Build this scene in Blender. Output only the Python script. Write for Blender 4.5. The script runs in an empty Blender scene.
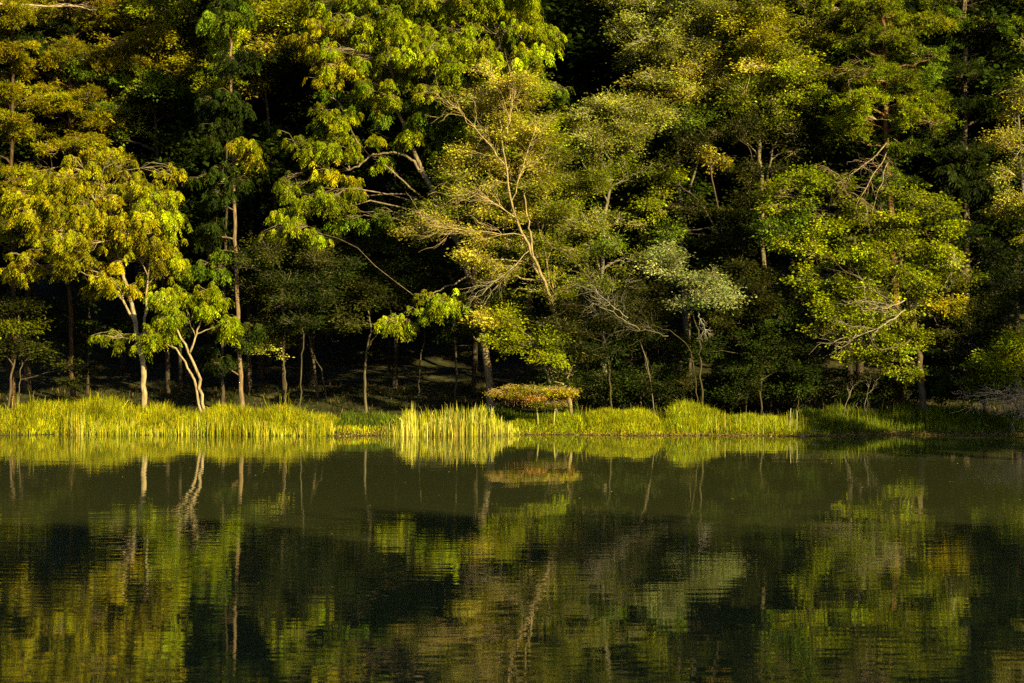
import bpy, math
import numpy as np

# ------------------------------------------------------------------ camera, sky, sun, exposure
scene = bpy.context.scene
F = 1707.0                      # focal length in pixels of a 1024 px wide frame
CAMH = 4.3
cam = bpy.data.objects.new('camera', bpy.data.cameras.new('camera'))
scene.collection.objects.link(cam)
cam.location = (0, 0, CAMH)
cam.rotation_euler = (math.radians(90), 0, 0)
cam.data.sensor_width = 36
cam.data.lens = F * 36 / 1024
cam.data.clip_end = 4000
cam.data.dof.use_dof = True
cam.data.dof.focus_distance = 84
cam.data.dof.aperture_fstop = 2.0
scene.camera = cam

SUN_EL, SUN_AZ = 23.0, 41.0      # the sun stands behind the camera, turned this far to the right
az = math.radians(SUN_AZ); el = math.radians(SUN_EL)
sun_dir = np.array([math.sin(az) * math.cos(el), -math.cos(az) * math.cos(el), math.sin(el)])   # towards the sun
world = bpy.data.worlds.new('World'); scene.world = world; world.use_nodes = True
nt = world.node_tree
bg = nt.nodes['Background']
sky = nt.nodes.new('ShaderNodeTexSky'); sky.sky_type = 'NISHITA'; sky.sun_disc = False
sky.sun_elevation = el
sky.sun_rotation = math.pi - az  # clockwise from +Y
nt.links.new(sky.outputs[0], bg.inputs[0]); bg.inputs[1].default_value = 0.05
sl = bpy.data.lights.new('sun', 'SUN'); sl.energy = 5.0; sl.angle = math.radians(0.5); sl.color = (1.0, 0.83, 0.36)
so = bpy.data.objects.new('sun', sl); scene.collection.objects.link(so)
from mathutils import Vector
so.rotation_euler = Vector(sun_dir).to_track_quat('Z', 'Y').to_euler()
so.location = (40, -80, 60)
scene.view_settings.view_transform = 'Standard'; scene.view_settings.look = 'None'
scene.view_settings.exposure = 1.62; scene.view_settings.gamma = 1.0
scene.cycles.max_bounces = 6; scene.cycles.diffuse_bounces = 2; scene.cycles.glossy_bounces = 3
scene.cycles.transmission_bounces = 3; scene.cycles.transparent_max_bounces = 4
scene.cycles.use_denoising = False
scene.cycles.filter_width = 1.5

# ------------------------------------------------------------------ helpers
def P(px, py, D):
    """world point seen at pixel px,py at the distance D in front of the camera"""
    return np.array([(px - 512.0) / F * D, D, CAMH + (341.5 - py) / F * D])

class Geo:
    def __init__(s): s.v = []; s.q = []; s.t = []; s.n = 0
    def add(s, verts, quads, tint):
        verts = np.asarray(verts, dtype=np.float32).reshape(-1, 3); quads = np.asarray(quads, dtype=np.int32).reshape(-1, 4)
        tint = np.asarray(tint, dtype=np.float32)
        if tint.ndim == 1: tint = np.tile(tint, (len(quads), 1))
        s.v.append(verts); s.q.append(quads + s.n); s.t.append(tint); s.n += len(verts)
    def build(s, name, mat, parent=None, smooth=False, origin=None):
        me = bpy.data.meshes.new(name)
        if s.v:
            v = np.concatenate(s.v); q = np.concatenate(s.q); t = np.concatenate(s.t)
        else:
            v = np.zeros((0, 3), np.float32); q = np.zeros((0, 4), np.int32); t = np.zeros((0, 3), np.float32)
        if origin is not None: v = v - np.asarray(origin, dtype=np.float32)
        me.vertices.add(len(v)); me.vertices.foreach_set('co', v.ravel())
        me.loops.add(len(q) * 4); me.loops.foreach_set('vertex_index', q.ravel())
        me.polygons.add(len(q)); me.polygons.foreach_set('loop_start', np.arange(0, len(q) * 4, 4, dtype=np.int32))
        if smooth: me.polygons.foreach_set('use_smooth', np.ones(len(q), dtype=bool))
        a = me.attributes.new('tint', 'FLOAT_COLOR', 'FACE')
        c = np.ones((len(q), 4), np.float32); c[:, :3] = t
        a.data.foreach_set('color', c.ravel())
        me.update(calc_edges=True)
        me.materials.append(mat)
        o = bpy.data.objects.new(name, me); scene.collection.objects.link(o)
        if parent is not None: o.parent = parent
        elif origin is not None: o.location = [float(x) for x in origin]
        return o

def tag(o, label, cat, group=None, kind=None):
    o['label'] = label; o['category'] = cat
    if group: o['group'] = group
    if kind: o['kind'] = kind
    return o

def empty(name, loc, label, cat, group=None):
    o = bpy.data.objects.new(name, None); scene.collection.objects.link(o)
    o.location = [float(x) for x in loc]; o.empty_display_size = 0.3
    return tag(o, label, cat, group)

def unit(a):
    return a / np.maximum(np.linalg.norm(a, axis=-1, keepdims=True), 1e-9)

def tubes(geo, pts, rad, sides, tint):
    """pts (N,K,3), rad (N,K): N tapering tubes"""
    pts = np.asarray(pts, float); rad = np.asarray(rad, float)
    if pts.ndim == 2: pts = pts[None]; rad = rad[None]
    N, K, _ = pts.shape
    if N == 0: return
    tan = np.gradient(pts, axis=1); tan = unit(tan)
    main = unit(pts[:, -1] - pts[:, 0])
    ref = np.where(np.abs(main[:, 2:3]) > 0.8, np.array([[1.0, 0.1, 0]]), np.array([[0.0, 0, 1]]))[:, None, :]
    u = unit(np.cross(tan, ref)); w = np.cross(tan, u)
    ang = np.arange(sides) / sides * 2 * math.pi
    ring = u[:, :, None, :] * np.cos(ang)[None, None, :, None] + w[:, :, None, :] * np.sin(ang)[None, None, :, None]
    v = pts[:, :, None, :] + ring * rad[:, :, None, None]
    idx = np.arange(N * K * sides).reshape(N, K, sides)
    a = idx[:, :-1, :]; b = np.roll(a, -1, axis=2); d = idx[:, 1:, :]; c = np.roll(d, -1, axis=2)
    q = np.stack([a, b, c, d], axis=-1).reshape(-1, 4)
    tint = np.asarray(tint, float)
    if tint.ndim == 2: tint = np.repeat(tint, (K - 1) * sides, axis=0)
    geo.add(v, q, tint)

def curves(rng, p0, p1, K, wob, sag=0.0):
    p0 = np.atleast_2d(p0); p1 = np.atleast_2d(p1); N = len(p0)
    t = np.linspace(0, 1, K)[None, :, None]
    L = np.linalg.norm(p1 - p0, axis=1)[:, None, None]
    pts = p0[:, None] * (1 - t) + p1[:, None] * t
    a = rng.normal(0, 1, (N, 1, 3)); b = rng.normal(0, 1, (N, 1, 3))
    pts = pts + L * wob * (a * np.sin(math.pi * t) + 0.6 * b * np.sin(2 * math.pi * t))
    if K > 3:
        j = rng.normal(0, 1, (N, K, 3)); j[:, 0] = 0; j[:, -1] = 0
        pts = pts + L * wob * 0.3 * j
    pts[..., 2] += (sag * L * np.sin(math.pi * t))[..., 0]
    return pts

def leaves(geo, pos, dirv, nrm, length, width, tint):
    """rhombic leaves: base pos (N,3), direction along the leaf, face normal"""
    d = unit(dirv); s = unit(np.cross(nrm, d)); n = np.cross(d, s)
    length = np.asarray(length)[:, None]; width = np.asarray(width)[:, None]
    v0 = pos; v2 = pos + d * length - n * length * 0.12
    m = pos + d * length * 0.42 + n * length * 0.05
    v1 = m + s * width * 0.5; v3 = m - s * width * 0.5
    v = np.stack([v0, v1, v2, v3], axis=1)
    q = np.arange(len(pos) * 4).reshape(-1, 4)
    geo.add(v, q, tint)

def jitter(rng, base, n, bright=0.25, hue=0.12):
    base = np.asarray(base, float)
    if base.ndim == 1: base = np.tile(base, (n, 1))
    k = np.exp(rng.normal(0, bright, (n, 1)))
    h = np.exp(rng.normal(0, hue, (n, 3)) * np.array([1, 0.4, 0.6]))
    return np.clip(base * k * h, 0.002, 0.85)

# ------------------------------------------------------------------ materials
def leaf_material(name, trans=0.3, rough=0.6, spec=0.06):
    m = bpy.data.materials.new(name); m.use_nodes = True
    t = m.node_tree; t.nodes.clear()
    out = t.nodes.new('ShaderNodeOutputMaterial')
    at = t.nodes.new('ShaderNodeAttribute'); at.attribute_name = 'tint'
    no = t.nodes.new('ShaderNodeTexNoise'); no.inputs['Scale'].default_value = 3.0; no.inputs['Detail'].default_value = 3
    tc = t.nodes.new('ShaderNodeTexCoord'); t.links.new(tc.outputs['Object'], no.inputs['Vector'])
    mr = t.nodes.new('ShaderNodeMapRange'); mr.inputs['From Min'].default_value = 0.3; mr.inputs['From Max'].default_value = 0.7
    mr.inputs['To Min'].default_value = 0.75; mr.inputs['To Max'].default_value = 1.25
    t.links.new(no.outputs['Fac'], mr.inputs['Value'])
    mul = t.nodes.new('ShaderNodeVectorMath'); mul.operation = 'SCALE'
    t.links.new(at.outputs['Color'], mul.inputs[0]); t.links.new(mr.outputs[0], mul.inputs['Scale'])
    pb = t.nodes.new('ShaderNodeBsdfPrincipled'); pb.inputs['Roughness'].default_value = rough
    pb.inputs['Specular IOR Level'].default_value = spec
    t.links.new(mul.outputs[0], pb.inputs['Base Color'])
    tr = t.nodes.new('ShaderNodeBsdfTranslucent')
    tm = t.nodes.new('ShaderNodeVectorMath'); tm.operation = 'MULTIPLY'; tm.inputs[1].default_value = (1.5, 1.5, 0.6)
    t.links.new(mul.outputs[0], tm.inputs[0]); t.links.new(tm.outputs[0], tr.inputs['Color'])
    mx = t.nodes.new('ShaderNodeMixShader'); mx.inputs[0].default_value = trans
    t.links.new(pb.outputs[0], mx.inputs[1]); t.links.new(tr.outputs[0], mx.inputs[2]); t.links.new(mx.outputs[0], out.inputs[0])
    return m

def bark_material(name, scale=(6, 6, 1.2)):
    m = bpy.data.materials.new(name); m.use_nodes = True
    t = m.node_tree; pb = t.nodes['Principled BSDF']; pb.inputs['Roughness'].default_value = 0.85
    pb.inputs['Specular IOR Level'].default_value = 0.15
    at = t.nodes.new('ShaderNodeAttribute'); at.attribute_name = 'tint'
    tc = t.nodes.new('ShaderNodeTexCoord'); mp = t.nodes.new('ShaderNodeMapping'); mp.inputs['Scale'].default_value = scale
    no = t.nodes.new('ShaderNodeTexNoise'); no.inputs['Scale'].default_value = 2.0; no.inputs['Detail'].default_value = 6
    t.links.new(tc.outputs['Object'], mp.inputs[0]); t.links.new(mp.outputs[0], no.inputs['Vector'])
    mr = t.nodes.new('ShaderNodeMapRange'); mr.inputs['From Min'].default_value = 0.32; mr.inputs['From Max'].default_value = 0.68
    mr.inputs['To Min'].default_value = 0.45; mr.inputs['To Max'].default_value = 1.35
    t.links.new(no.outputs['Fac'], mr.inputs['Value'])
    mul = t.nodes.new('ShaderNodeVectorMath'); mul.operation = 'SCALE'
    t.links.new(at.outputs['Color'], mul.inputs[0]); t.links.new(mr.outputs[0], mul.inputs['Scale'])
    t.links.new(mul.outputs[0], pb.inputs['Base Color'])
    bp = t.nodes.new('ShaderNodeBump'); bp.inputs['Distance'].default_value = 0.03
    t.links.new(no.outputs['Fac'], bp.inputs['Height']); t.links.new(bp.outputs[0], pb.inputs['Normal'])
    return m

M_LEAF = leaf_material('broad_leaf')
M_PIN = leaf_material('feathery_leaf', 0.35, 0.55)
M_NEEDLE = leaf_material('needle', 0.2, 0.6)
M_GRASS = leaf_material('grass_blade', 0.3, 0.6, 0.04)
M_BARK = bark_material('bark')
M_TWIG = bark_material('twig_bark', (3, 3, 3))

# bark and leaf colours; the darkest have forest shade put into them
PALE, GREY, BROWN, PINE, SHADE_BARK = (0.26, 0.20, 0.12), (0.13, 0.11, 0.08), (0.06, 0.045, 0.03), (0.14, 0.075, 0.03), (0.04, 0.03, 0.02)
GOLD, YGREEN, GREEN, SHADE_GREEN = (0.215, 0.200, 0.003), (0.158, 0.186, 0.002), (0.070, 0.105, 0.004), (0.016, 0.026, 0.002)
OLIVE, SAGE, STRAW, RUST, LIME, SHADE_OLIVE = (0.098, 0.114, 0.002), (0.165, 0.175, 0.020), (0.250, 0.225, 0.016), (0.33, 0.16, 0.008), (0.180, 0.212, 0.003), (0.024, 0.028, 0.003)

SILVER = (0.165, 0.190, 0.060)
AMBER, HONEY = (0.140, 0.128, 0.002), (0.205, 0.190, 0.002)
# ------------------------------------------------------------------ terrain
def shore_y(x):
    return 78.3 + 0.45 * np.sin(x * 0.31 + 1.0) + 0.25 * np.sin(x * 0.83) + 0.10 * np.sin(x * 2.9 + .5)
def lake_d(x, y):
    """distance outside the lake (negative in the water)"""
    xr = 29.5 + 0.004 * (y - 62) ** 2 + 1.2 * np.sin(y * 0.21)
    d = np.maximum(y - shore_y(x), 5.0 - y)
    d = np.maximum(d, (x - xr) * 0.9)
    d = np.maximum(d, -95 - x)
    return d
def ground_z(x, y):
    x = np.asarray(x, float); y = np.asarray(y, float)
    d = lake_d(x, y)
    wet = np.maximum(-2.5, 0.35 * d)
    dp = np.maximum(d, 0)
    z = 0.38 * (1 - np.exp(-dp / 0.7)) + 0.02 * dp
    z = z + 0.11 * np.clip(dp - 6, 0, 18) + 0.36 * np.clip(dp - 24, 0, 90)
    z = z + (0.06 * np.sin(x * 0.9) * np.cos(y * 1.1) + 0.12 * np.sin(x * 0.27 + 2) * np.sin(y * 0.33)) * np.clip(dp / 3, 0, 1)
    near = np.clip((14 - y) / 10, 0, 1)
    z = np.where(d > 0, z * (1 - near) + near * (0.38 * (1 - np.exp(-dp / 0.7)) + 0.3 * np.clip(dp, 0, 7.5)), wet)
    return z

xs = np.concatenate([[-900, -500, -250, -150], np.arange(-110, -40, 3), np.arange(-40, 40, 0.6), np.arange(40, 110, 3), [150, 250, 500, 900]])
ys = np.concatenate([[-900, -400, -200, -120], np.arange(-90, 70, 3), np.arange(70, 76, 1), np.arange(76, 84, 0.2), np.arange(84, 115, 1), np.arange(115, 220, 5), [260, 350, 600, 1200]])
X, Y = np.meshgrid(xs, ys, indexing='xy')
Z = ground_z(X, Y)
idx = np.arange(X.size).reshape(X.shape)
q = np.stack([idx[:-1, :-1], idx[:-1, 1:], idx[1:, 1:], idx[1:, :-1]], -1).reshape(-1, 4)
g = Geo(); g.add(np.stack([X, Y, Z], -1), q, (0.1, 0.1, 0.1))
m = bpy.data.materials.new('forest_floor_soil'); m.use_nodes = True
t = m.node_tree; pb = t.nodes['Principled BSDF']; pb.inputs['Roughness'].default_value = 0.95; pb.inputs['Specular IOR Level'].default_value = 0.1
tc = t.nodes.new('ShaderNodeTexCoord'); no = t.nodes.new('ShaderNodeTexNoise'); no.inputs['Scale'].default_value = 0.9; no.inputs['Detail'].default_value = 9; no.inputs['Roughness'].default_value = 0.7
t.links.new(tc.outputs['Object'], no.inputs['Vector'])
cr = t.nodes.new('ShaderNodeValToRGB'); e = cr.color_ramp.elements
e[0].position = 0.35; e[0].color = (0.020, 0.018, 0.010, 1); e[1].position = 0.68; e[1].color = (0.10, 0.075, 0.035, 1)
x_ = cr.color_ramp.elements.new(0.52); x_.color = (0.028, 0.03, 0.01, 1)
t.links.new(no.outputs['Fac'], cr.inputs[0]); t.links.new(cr.outputs[0], pb.inputs['Base Color'])
bp = t.nodes.new('ShaderNodeBump'); bp.inputs['Distance'].default_value = 0.12; t.links.new(no.outputs['Fac'], bp.inputs['Height']); t.links.new(bp.outputs[0], pb.inputs['Normal'])
gr = g.build('ground', m, smooth=True)
gr['kind'] = 'structure'; gr['label'] = 'dark leaf-strewn forest floor rising away from the lake'

# water: one large sheet at z = 0
m = bpy.data.materials.new('lake_water'); m.use_nodes = True
t = m.node_tree; pb = t.nodes['Principled BSDF']
pb.inputs['Base Color'].default_value = (0.031, 0.035, 0.012, 1)
pb.inputs['Roughness'].default_value = 0.015; pb.inputs['IOR'].default_value = 1.333
tc = t.nodes.new('ShaderNodeTexCoord')
def wave(scale, detail, loc):
    mp = t.nodes.new('ShaderNodeMapping'); mp.inputs['Scale'].default_value = scale; mp.inputs['Location'].default_value = loc
    n_ = t.nodes.new('ShaderNodeTexNoise'); n_.inputs['Scale'].default_value = 1.0; n_.inputs['Detail'].default_value = detail
    t.links.new(tc.outputs['Object'], mp.inputs[0]); t.links.new(mp.outputs[0], n_.inputs['Vector'])
    return n_
w1 = wave((1.1, 3.4, 1), 2.0, (3, 1, 0)); w2 = wave((0.25, 0.5, 1), 1.0, (8, 5, 0)); w3 = wave((0.035, 0.06, 1), 2.0, (1.4, 3.3, 0))
mr = t.nodes.new('ShaderNodeMapRange'); mr.inputs['From Min'].default_value = 0.38; mr.inputs['From Max'].default_value = 0.62
mr.inputs['To Min'].default_value = 0.25; mr.inputs['To Max'].default_value = 1.0
t.links.new(w3.outputs['Fac'], mr.inputs['Value'])
a1 = t.nodes.new('ShaderNodeMath'); a1.operation = 'MULTIPLY'; t.links.new(w1.outputs['Fac'], a1.inputs[0]); t.links.new(mr.outputs[0], a1.inputs[1])
a2 = t.nodes.new('ShaderNodeMath'); a2.operation = 'MULTIPLY_ADD'; a2.inputs[1].default_value = 1.2
t.links.new(w2.outputs['Fac'], a2.inputs[0]); t.links.new(a1.outputs[0], a2.inputs[2])
bp = t.nodes.new('ShaderNodeBump'); bp.inputs['Strength'].default_value = 1.0; bp.inputs['Distance'].default_value = 0.004
t.links.new(a2.outputs[0], bp.inputs['Height']); t.links.new(bp.outputs[0], pb.inputs['Normal'])
g = Geo(); g.add([(-100, 0, 0), (60, 0, 0), (60, 84, 0), (-100, 84, 0)], [(0, 1, 2, 3)], (1, 1, 1))
wt = g.build('water', m); wt['kind'] = 'structure'; wt['label'] = 'still olive green lake water mirroring the forest'

# ------------------------------------------------------------------ foliage sprays
def spray_leaves(kind, rng, pos, out, tint, geo, tw, twig_tint, k=1.0):
    """pos (S,3) spray centres; out (S,3) outward directions; tint (S,3)"""
    S = len(pos)
    if S == 0: return
    if kind == 'pin':            # drooping compound leaves: fronds that arch out and hang
        Fn, Ln = 6, 7
        a = rng.uniform(0, 2 * math.pi, (S, Fn)); 
        d = np.stack([np.cos(a), np.sin(a), np.full_like(a, 0.15)], -1) + out[:, None] * 0.6
        d = unit(d)
        length = rng.uniform(0.28, 0.48, (S, Fn, 1)) * k
        u = (np.arange(Ln) + 0.5) / Ln
        # arc: start outward, end straight down
        base = pos[:, None, None] + d[:, :, None] * (length[..., None] * 0.55 * np.sin(u * 1.3)[None, None, :, None])
        base = base + np.array([0, 0, -1.0]) * (length[..., None] * (u ** 1.6)[None, None, :, None]) + rng.normal(0, 0.012, (S, Fn, Ln, 3))
        side = np.where(np.arange(Ln) % 2 == 0, 1.0, -1.0)[None, None, :, None]
        lat = np.cross(d, np.array([0, 0, 1.0]))[:, :, None] * side
        ld = unit(lat * 0.55 + d[:, :, None] * 0.35 + np.array([0, 0, -1.0]) * rng.uniform(0.5, 1.1, (S, Fn, Ln, 1)))
        n_ = S * Fn * Ln
        nr = unit(d[:, :, None] * 0.8 + np.array([0, 0, 0.5]) + rng.normal(0, 0.35, (S, Fn, Ln, 3)))
        tn = np.repeat(jitter(rng, np.repeat(tint, Fn, axis=0), S * Fn, 0.24, 0.06), Ln, axis=0)
        tn = jitter(rng, tn, n_, 0.12, 0.05)
        leaves(geo, base.reshape(-1, 3), ld.reshape(-1, 3), nr.reshape(-1, 3), rng.uniform(0.11, 0.19, n_) * k, rng.uniform(0.04, 0.06, n_) * k, tn)
    elif kind == 'needle':       # flat plumes of needles on a horizontal twig
        Fn, Ln = 5, 9
        a = rng.normal(0, 0.9, (S, Fn)); hb = np.arctan2(out[:, 1], out[:, 0])[:, None] + a
        d = np.stack([np.cos(hb), np.sin(hb), rng.normal(0.0, 0.22, a.shape)], -1)
        length = rng.uniform(0.28, 0.5, (S, Fn, 1, 1)) * k
        u = ((np.arange(Ln) + 0.5) / Ln)[None, None, :, None]
        base = pos[:, None, None] + d[:, :, None] * length * u + np.array([0, 0, -0.12]) * u ** 2
        n_ = S * Fn * Ln
        base = base + rng.normal(0, 0.02, base.shape)
        ld = d[:, :, None] * 0.7 + rng.normal(0, 0.6, base.shape) + np.array([0, 0, 0.25])
        nr = np.array([0.2, -0.6, 0.8]) + rng.normal(0, 0.6, base.shape)
        tn = np.repeat(jitter(rng, np.repeat(tint, Fn, axis=0), S * Fn, 0.2, 0.1), Ln, axis=0)
        tn = jitter(rng, tn, n_, 0.12, 0.05)
        leaves(geo, base.reshape(-1, 3), ld.reshape(-1, 3), nr.reshape(-1, 3), rng.uniform(0.12, 0.22, n_) * k, rng.uniform(0.03, 0.05, n_) * k, tn)
    else:
        Ln, ll, lw, sp = {'broad': (26, 0.15, 0.085, 0.19), 'fine': (24, 0.12, 0.06, 0.21), 'big': (14, 0.24, 0.14, 0.30)}[kind]
        n_ = S * Ln
        off = rng.normal(0, 1, (S, Ln, 3)) * np.array([sp, sp, sp * 0.5]) * k
        off = off + out[:, None] * rng.uniform(-0.2, 0.35, (S, Ln, 1)) * k
        base = (pos[:, None] + off)
        ld = unit(off * np.array([1, 1, 0.3]) + out[:, None] * 0.1 + rng.normal(0, 0.12, off.shape) + np.array([0, 0, -0.05]))
        nr = np.array([0.15, -0.45, 0.7]) + out[:, None] * 0.4 + rng.normal(0, 0.5, off.shape)
        tn = jitter(rng, np.repeat(tint, Ln, axis=0), n_, 0.32, 0.06)
        leaves(geo, base.reshape(-1, 3), ld.reshape(-1, 3), nr.reshape(-1, 3), ll * k * rng.uniform(0.7, 1.3, n_), lw * k * rng.uniform(0.7, 1.3, n_), tn)
        if kind == 'fine' and tw is not None:      # bare fine twigs show among the leaves
            Tn = 3
            p0 = np.repeat(pos - out * 0.2, Tn, axis=0)
            p1 = p0 + unit(np.repeat(out, Tn, axis=0) + rng.normal(0, 0.6, (S * Tn, 3)) + np.array([0, 0, 0.25])) * rng.uniform(0.35, 0.75, (S * Tn, 1)) * k
            c = curves(rng, p0, p1, 3, 0.06)
            tubes(tw, c, np.tile([0.009, 0.007, 0.003], (S * Tn, 1)), 3, jitter(rng, twig_tint, S * Tn, 0.2, 0.04))

def crown(rng, kind, lobes, trunk_pts, trunk_rad, leaf_geo, twig_geo, limb_geo, bark, twig_tint, leafk=1.0, flat=0.45, limbs=True, per_lobe=None):
    """lobes: list of (centre xyz, (rx, ry, rz), tint, density)"""
    trunk_pts = np.asarray(trunk_pts); trunk_rad = np.asarray(trunk_rad)
    for c, r, tint, dens in lobes:
        c = np.asarray(c); r = np.asarray(r); tint = np.asarray(tint)
        area = math.pi * r[0] * r[2]
        ncl = max(5, int((area + 0.5) * 2.2 * dens ** 0.6)); per = max(4, int((13 if kind in ('fine', 'broad') else 16) * dens ** 0.4))
        # cluster centres near the outer part of the lobe, fewer underneath
        dv = unit(rng.normal(0, 1, (ncl * 2, 3))); dv[:, 2] = np.where(dv[:, 2] < -0.35, -dv[:, 2], dv[:, 2])
        rr = rng.uniform(0.25, 1.0, (ncl * 2, 1)) ** 0.45
        cl = c + dv * rr * r * np.exp(rng.normal(0, 0.16, (ncl * 2, 1))) + rng.normal(0, 0.24, (ncl * 2, 3)) * np.where(r > 0.2, np.maximum(r, 0.6), r)
        keep = rng.permutation(ncl * 2)[:ncl]; cl = cl[keep]; dv = dv[keep]
        s_ = rng.uniform(0.16, 0.42, (ncl, 1, 1)) * (0.9 if kind != 'pin' else 1.0)
        off = rng.normal(0, 1, (ncl, per, 3)) * np.array([1, 1, flat]) * s_ * 0.9
        sp = cl[:, None] + off
        out = unit(unit(sp - c) + dv[:, None] * 0.5 + unit(off) * 0.3 + np.array([0, 0, 0.15]))
        ct = jitter(rng, tint, ncl, 0.30, 0.04)
        st = jitter(rng, np.repeat(ct, per, axis=0), ncl * per, 0.15, 0.08)
        spray_leaves(kind, rng, sp.reshape(-1, 3), out.reshape(-1, 3), st, leaf_geo, None, twig_tint, leafk)
        # branches
        if limbs:
            if per_lobe is not None: limb_geo = twig_geo = Geo(); per_lobe.append(limb_geo)
            w = np.linalg.norm(trunk_pts - (c - np.array([0, 0, 0.35 * np.linalg.norm(r)])), axis=1) + np.maximum(0, trunk_pts[:, 2] - c[2]) * 2
            j = int(np.argmin(w)); p0 = trunk_pts[j]
            L = np.linalg.norm(c - p0) + 1e-6
            r0 = min(trunk_rad[j] * 0.75, 0.03 + 0.018 * L)
            lc = curves(rng, p0, c, 8, 0.05, 0.08)
            tubes(limb_geo, lc, np.linspace(r0, r0 * 0.45, 8)[None], 6, bark)
            k_ = rng.integers(4, 8, ncl)
            bc = curves(rng, lc[0, k_], cl, 6, 0.06, 0.06)
            tubes(limb_geo, bc, np.outer(rng.uniform(0.55, 1.0, ncl), np.linspace(r0 * 0.42, 0.012, 6)), 4, np.asarray(bark) * 0.95)
            bi = np.repeat(np.arange(ncl), per)
            tc_ = curves(rng, bc[bi, rng.integers(3, 6, ncl * per)], sp.reshape(-1, 3) + out.reshape(-1, 3) * (0.3 if kind == 'fine' else 0.0), 4, 0.07, 0.03)
            tubes(twig_geo, tc_, np.tile([0.013, 0.010, 0.008, 0.004], (ncl * per, 1)), 3, jitter(rng, twig_tint, ncl * per, 0.2, 0.04))

MATS = {'pin': M_PIN, 'needle': M_NEEDLE, 'broad': M_LEAF, 'fine': M_LEAF, 'big': M_LEAF}

def resample(pts, rad, n):
    pts = np.asarray(pts, float); seg = np.r_[0, np.cumsum(np.linalg.norm(np.diff(pts, axis=0), axis=1))]
    s = np.linspace(0, seg[-1], n)
    # smooth the corners a little by averaging
    p = np.stack([np.interp(s, seg, pts[:, i]) for i in range(3)], 1)
    for _ in range(2): p[1:-1] = (p[:-2] + 2 * p[1:-1] + p[2:]) / 4
    return p, np.interp(s, seg, rad)

def tree(name, label, cat, D, kind, trunks, lobes, bark=GREY, twig=None, seed=1, group=None, leafk=1.0, flat=0.6, dens=1.0, bare=None, extra=None, depth=0.9):
    """trunks: list of ([(px,py[,dd])...], r0, r1) from the base up; lobes: (px,py,rx,ry,tint[,density[,dd]])"""
    rng = np.random.default_rng(seed)
    tip = trunks[0][0][-1]
    if min(l[1] - l[3] for l in lobes) < 20:          # tall trees go on above the frame; unseen lobes added to shade the forest behind
        trunks = [(trunks[0][0] + [(tip[0], min(-40, tip[1] - 60)), (tip[0], -105)], trunks[0][1], 0.03)] + trunks[1:]
        tt_ = lobes[0][4]
        lobes = lobes + [(tip[0] + a_, b_, c_, 13, tt_, .9, d_) for a_, b_, c_, d_ in ((-20, -38, 34, -1), (22, -50, 34, 0), (-5, -30, 30, 1), (-12, -75, 32, 0), (12, -88, 26, -.5), (0, -108, 20, 0))]
    bx, by = trunks[0][0][0][:2]
    x0 = (bx - 512) / F * D
    base = np.array([x0, D, float(ground_z(x0, D))])
    root = empty(name, base, label, cat, group)
    tg, bg_, lg, tw = Geo(), Geo(), Geo(), Geo()
    allp, allr = [], []
    for pts, r0, r1 in trunks:
        w = [P(p[0], p[1], D + (p[2] if len(p) > 2 else 0)) for p in pts]
        w[0][2] = min(w[0][2], float(ground_z(w[0][0], w[0][1])) - 0.05) if pts is trunks[0][0] or pts[0][1] > 375 else w[0][2]
        p, r = resample(w, np.linspace(r0, r1, len(w)), max(10, 4 * len(w)))
        p[1:-1] += rng.normal(0, 0.035, p[1:-1].shape)
        if pts[0][1] > 375: r[0] *= 1.35; r[1] *= 1.1
        tubes(tg, p[None], r[None], 9, bark)
        allp.append(p); allr.append(r)
    allp = np.concatenate(allp); allr = np.concatenate(allr)
    L = []
    for lb in lobes:
        px, py, rx, ry, tint = lb[:5]; de = lb[5] if len(lb) > 5 else 1.0; dd = lb[6] if len(lb) > 6 else 0.0
        s = (D + dd) / F
        L.append((P(px, py, D + dd), np.array([rx * s, max(0.7, (rx * 0.6 + ry * 0.4) * s * depth), ry * s]), tint, de * dens))
    limbs_ = []
    crown(rng, kind, L, allp, allr, lg, tw, bg_, bark, twig if twig is not None else np.asarray(bark) * 1.1, leafk, flat, True, limbs_)
    tg.build('trunk', M_BARK, root, True, base)
    for lgeo in limbs_: lgeo.build('limb', M_TWIG, root, False, base)
    if lg.v: lg.build('crown', MATS[kind], root, False, base)
    if bare:
        for (pts, r0, n, spread, tint) in bare:
            dead_fan(rng, [P(p[0], p[1], D + (p[2] if len(p) > 2 else 0)) for p in pts], r0, n, spread, tint).build('dead_branch', M_TWIG, root, False, base)
    return root

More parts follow.
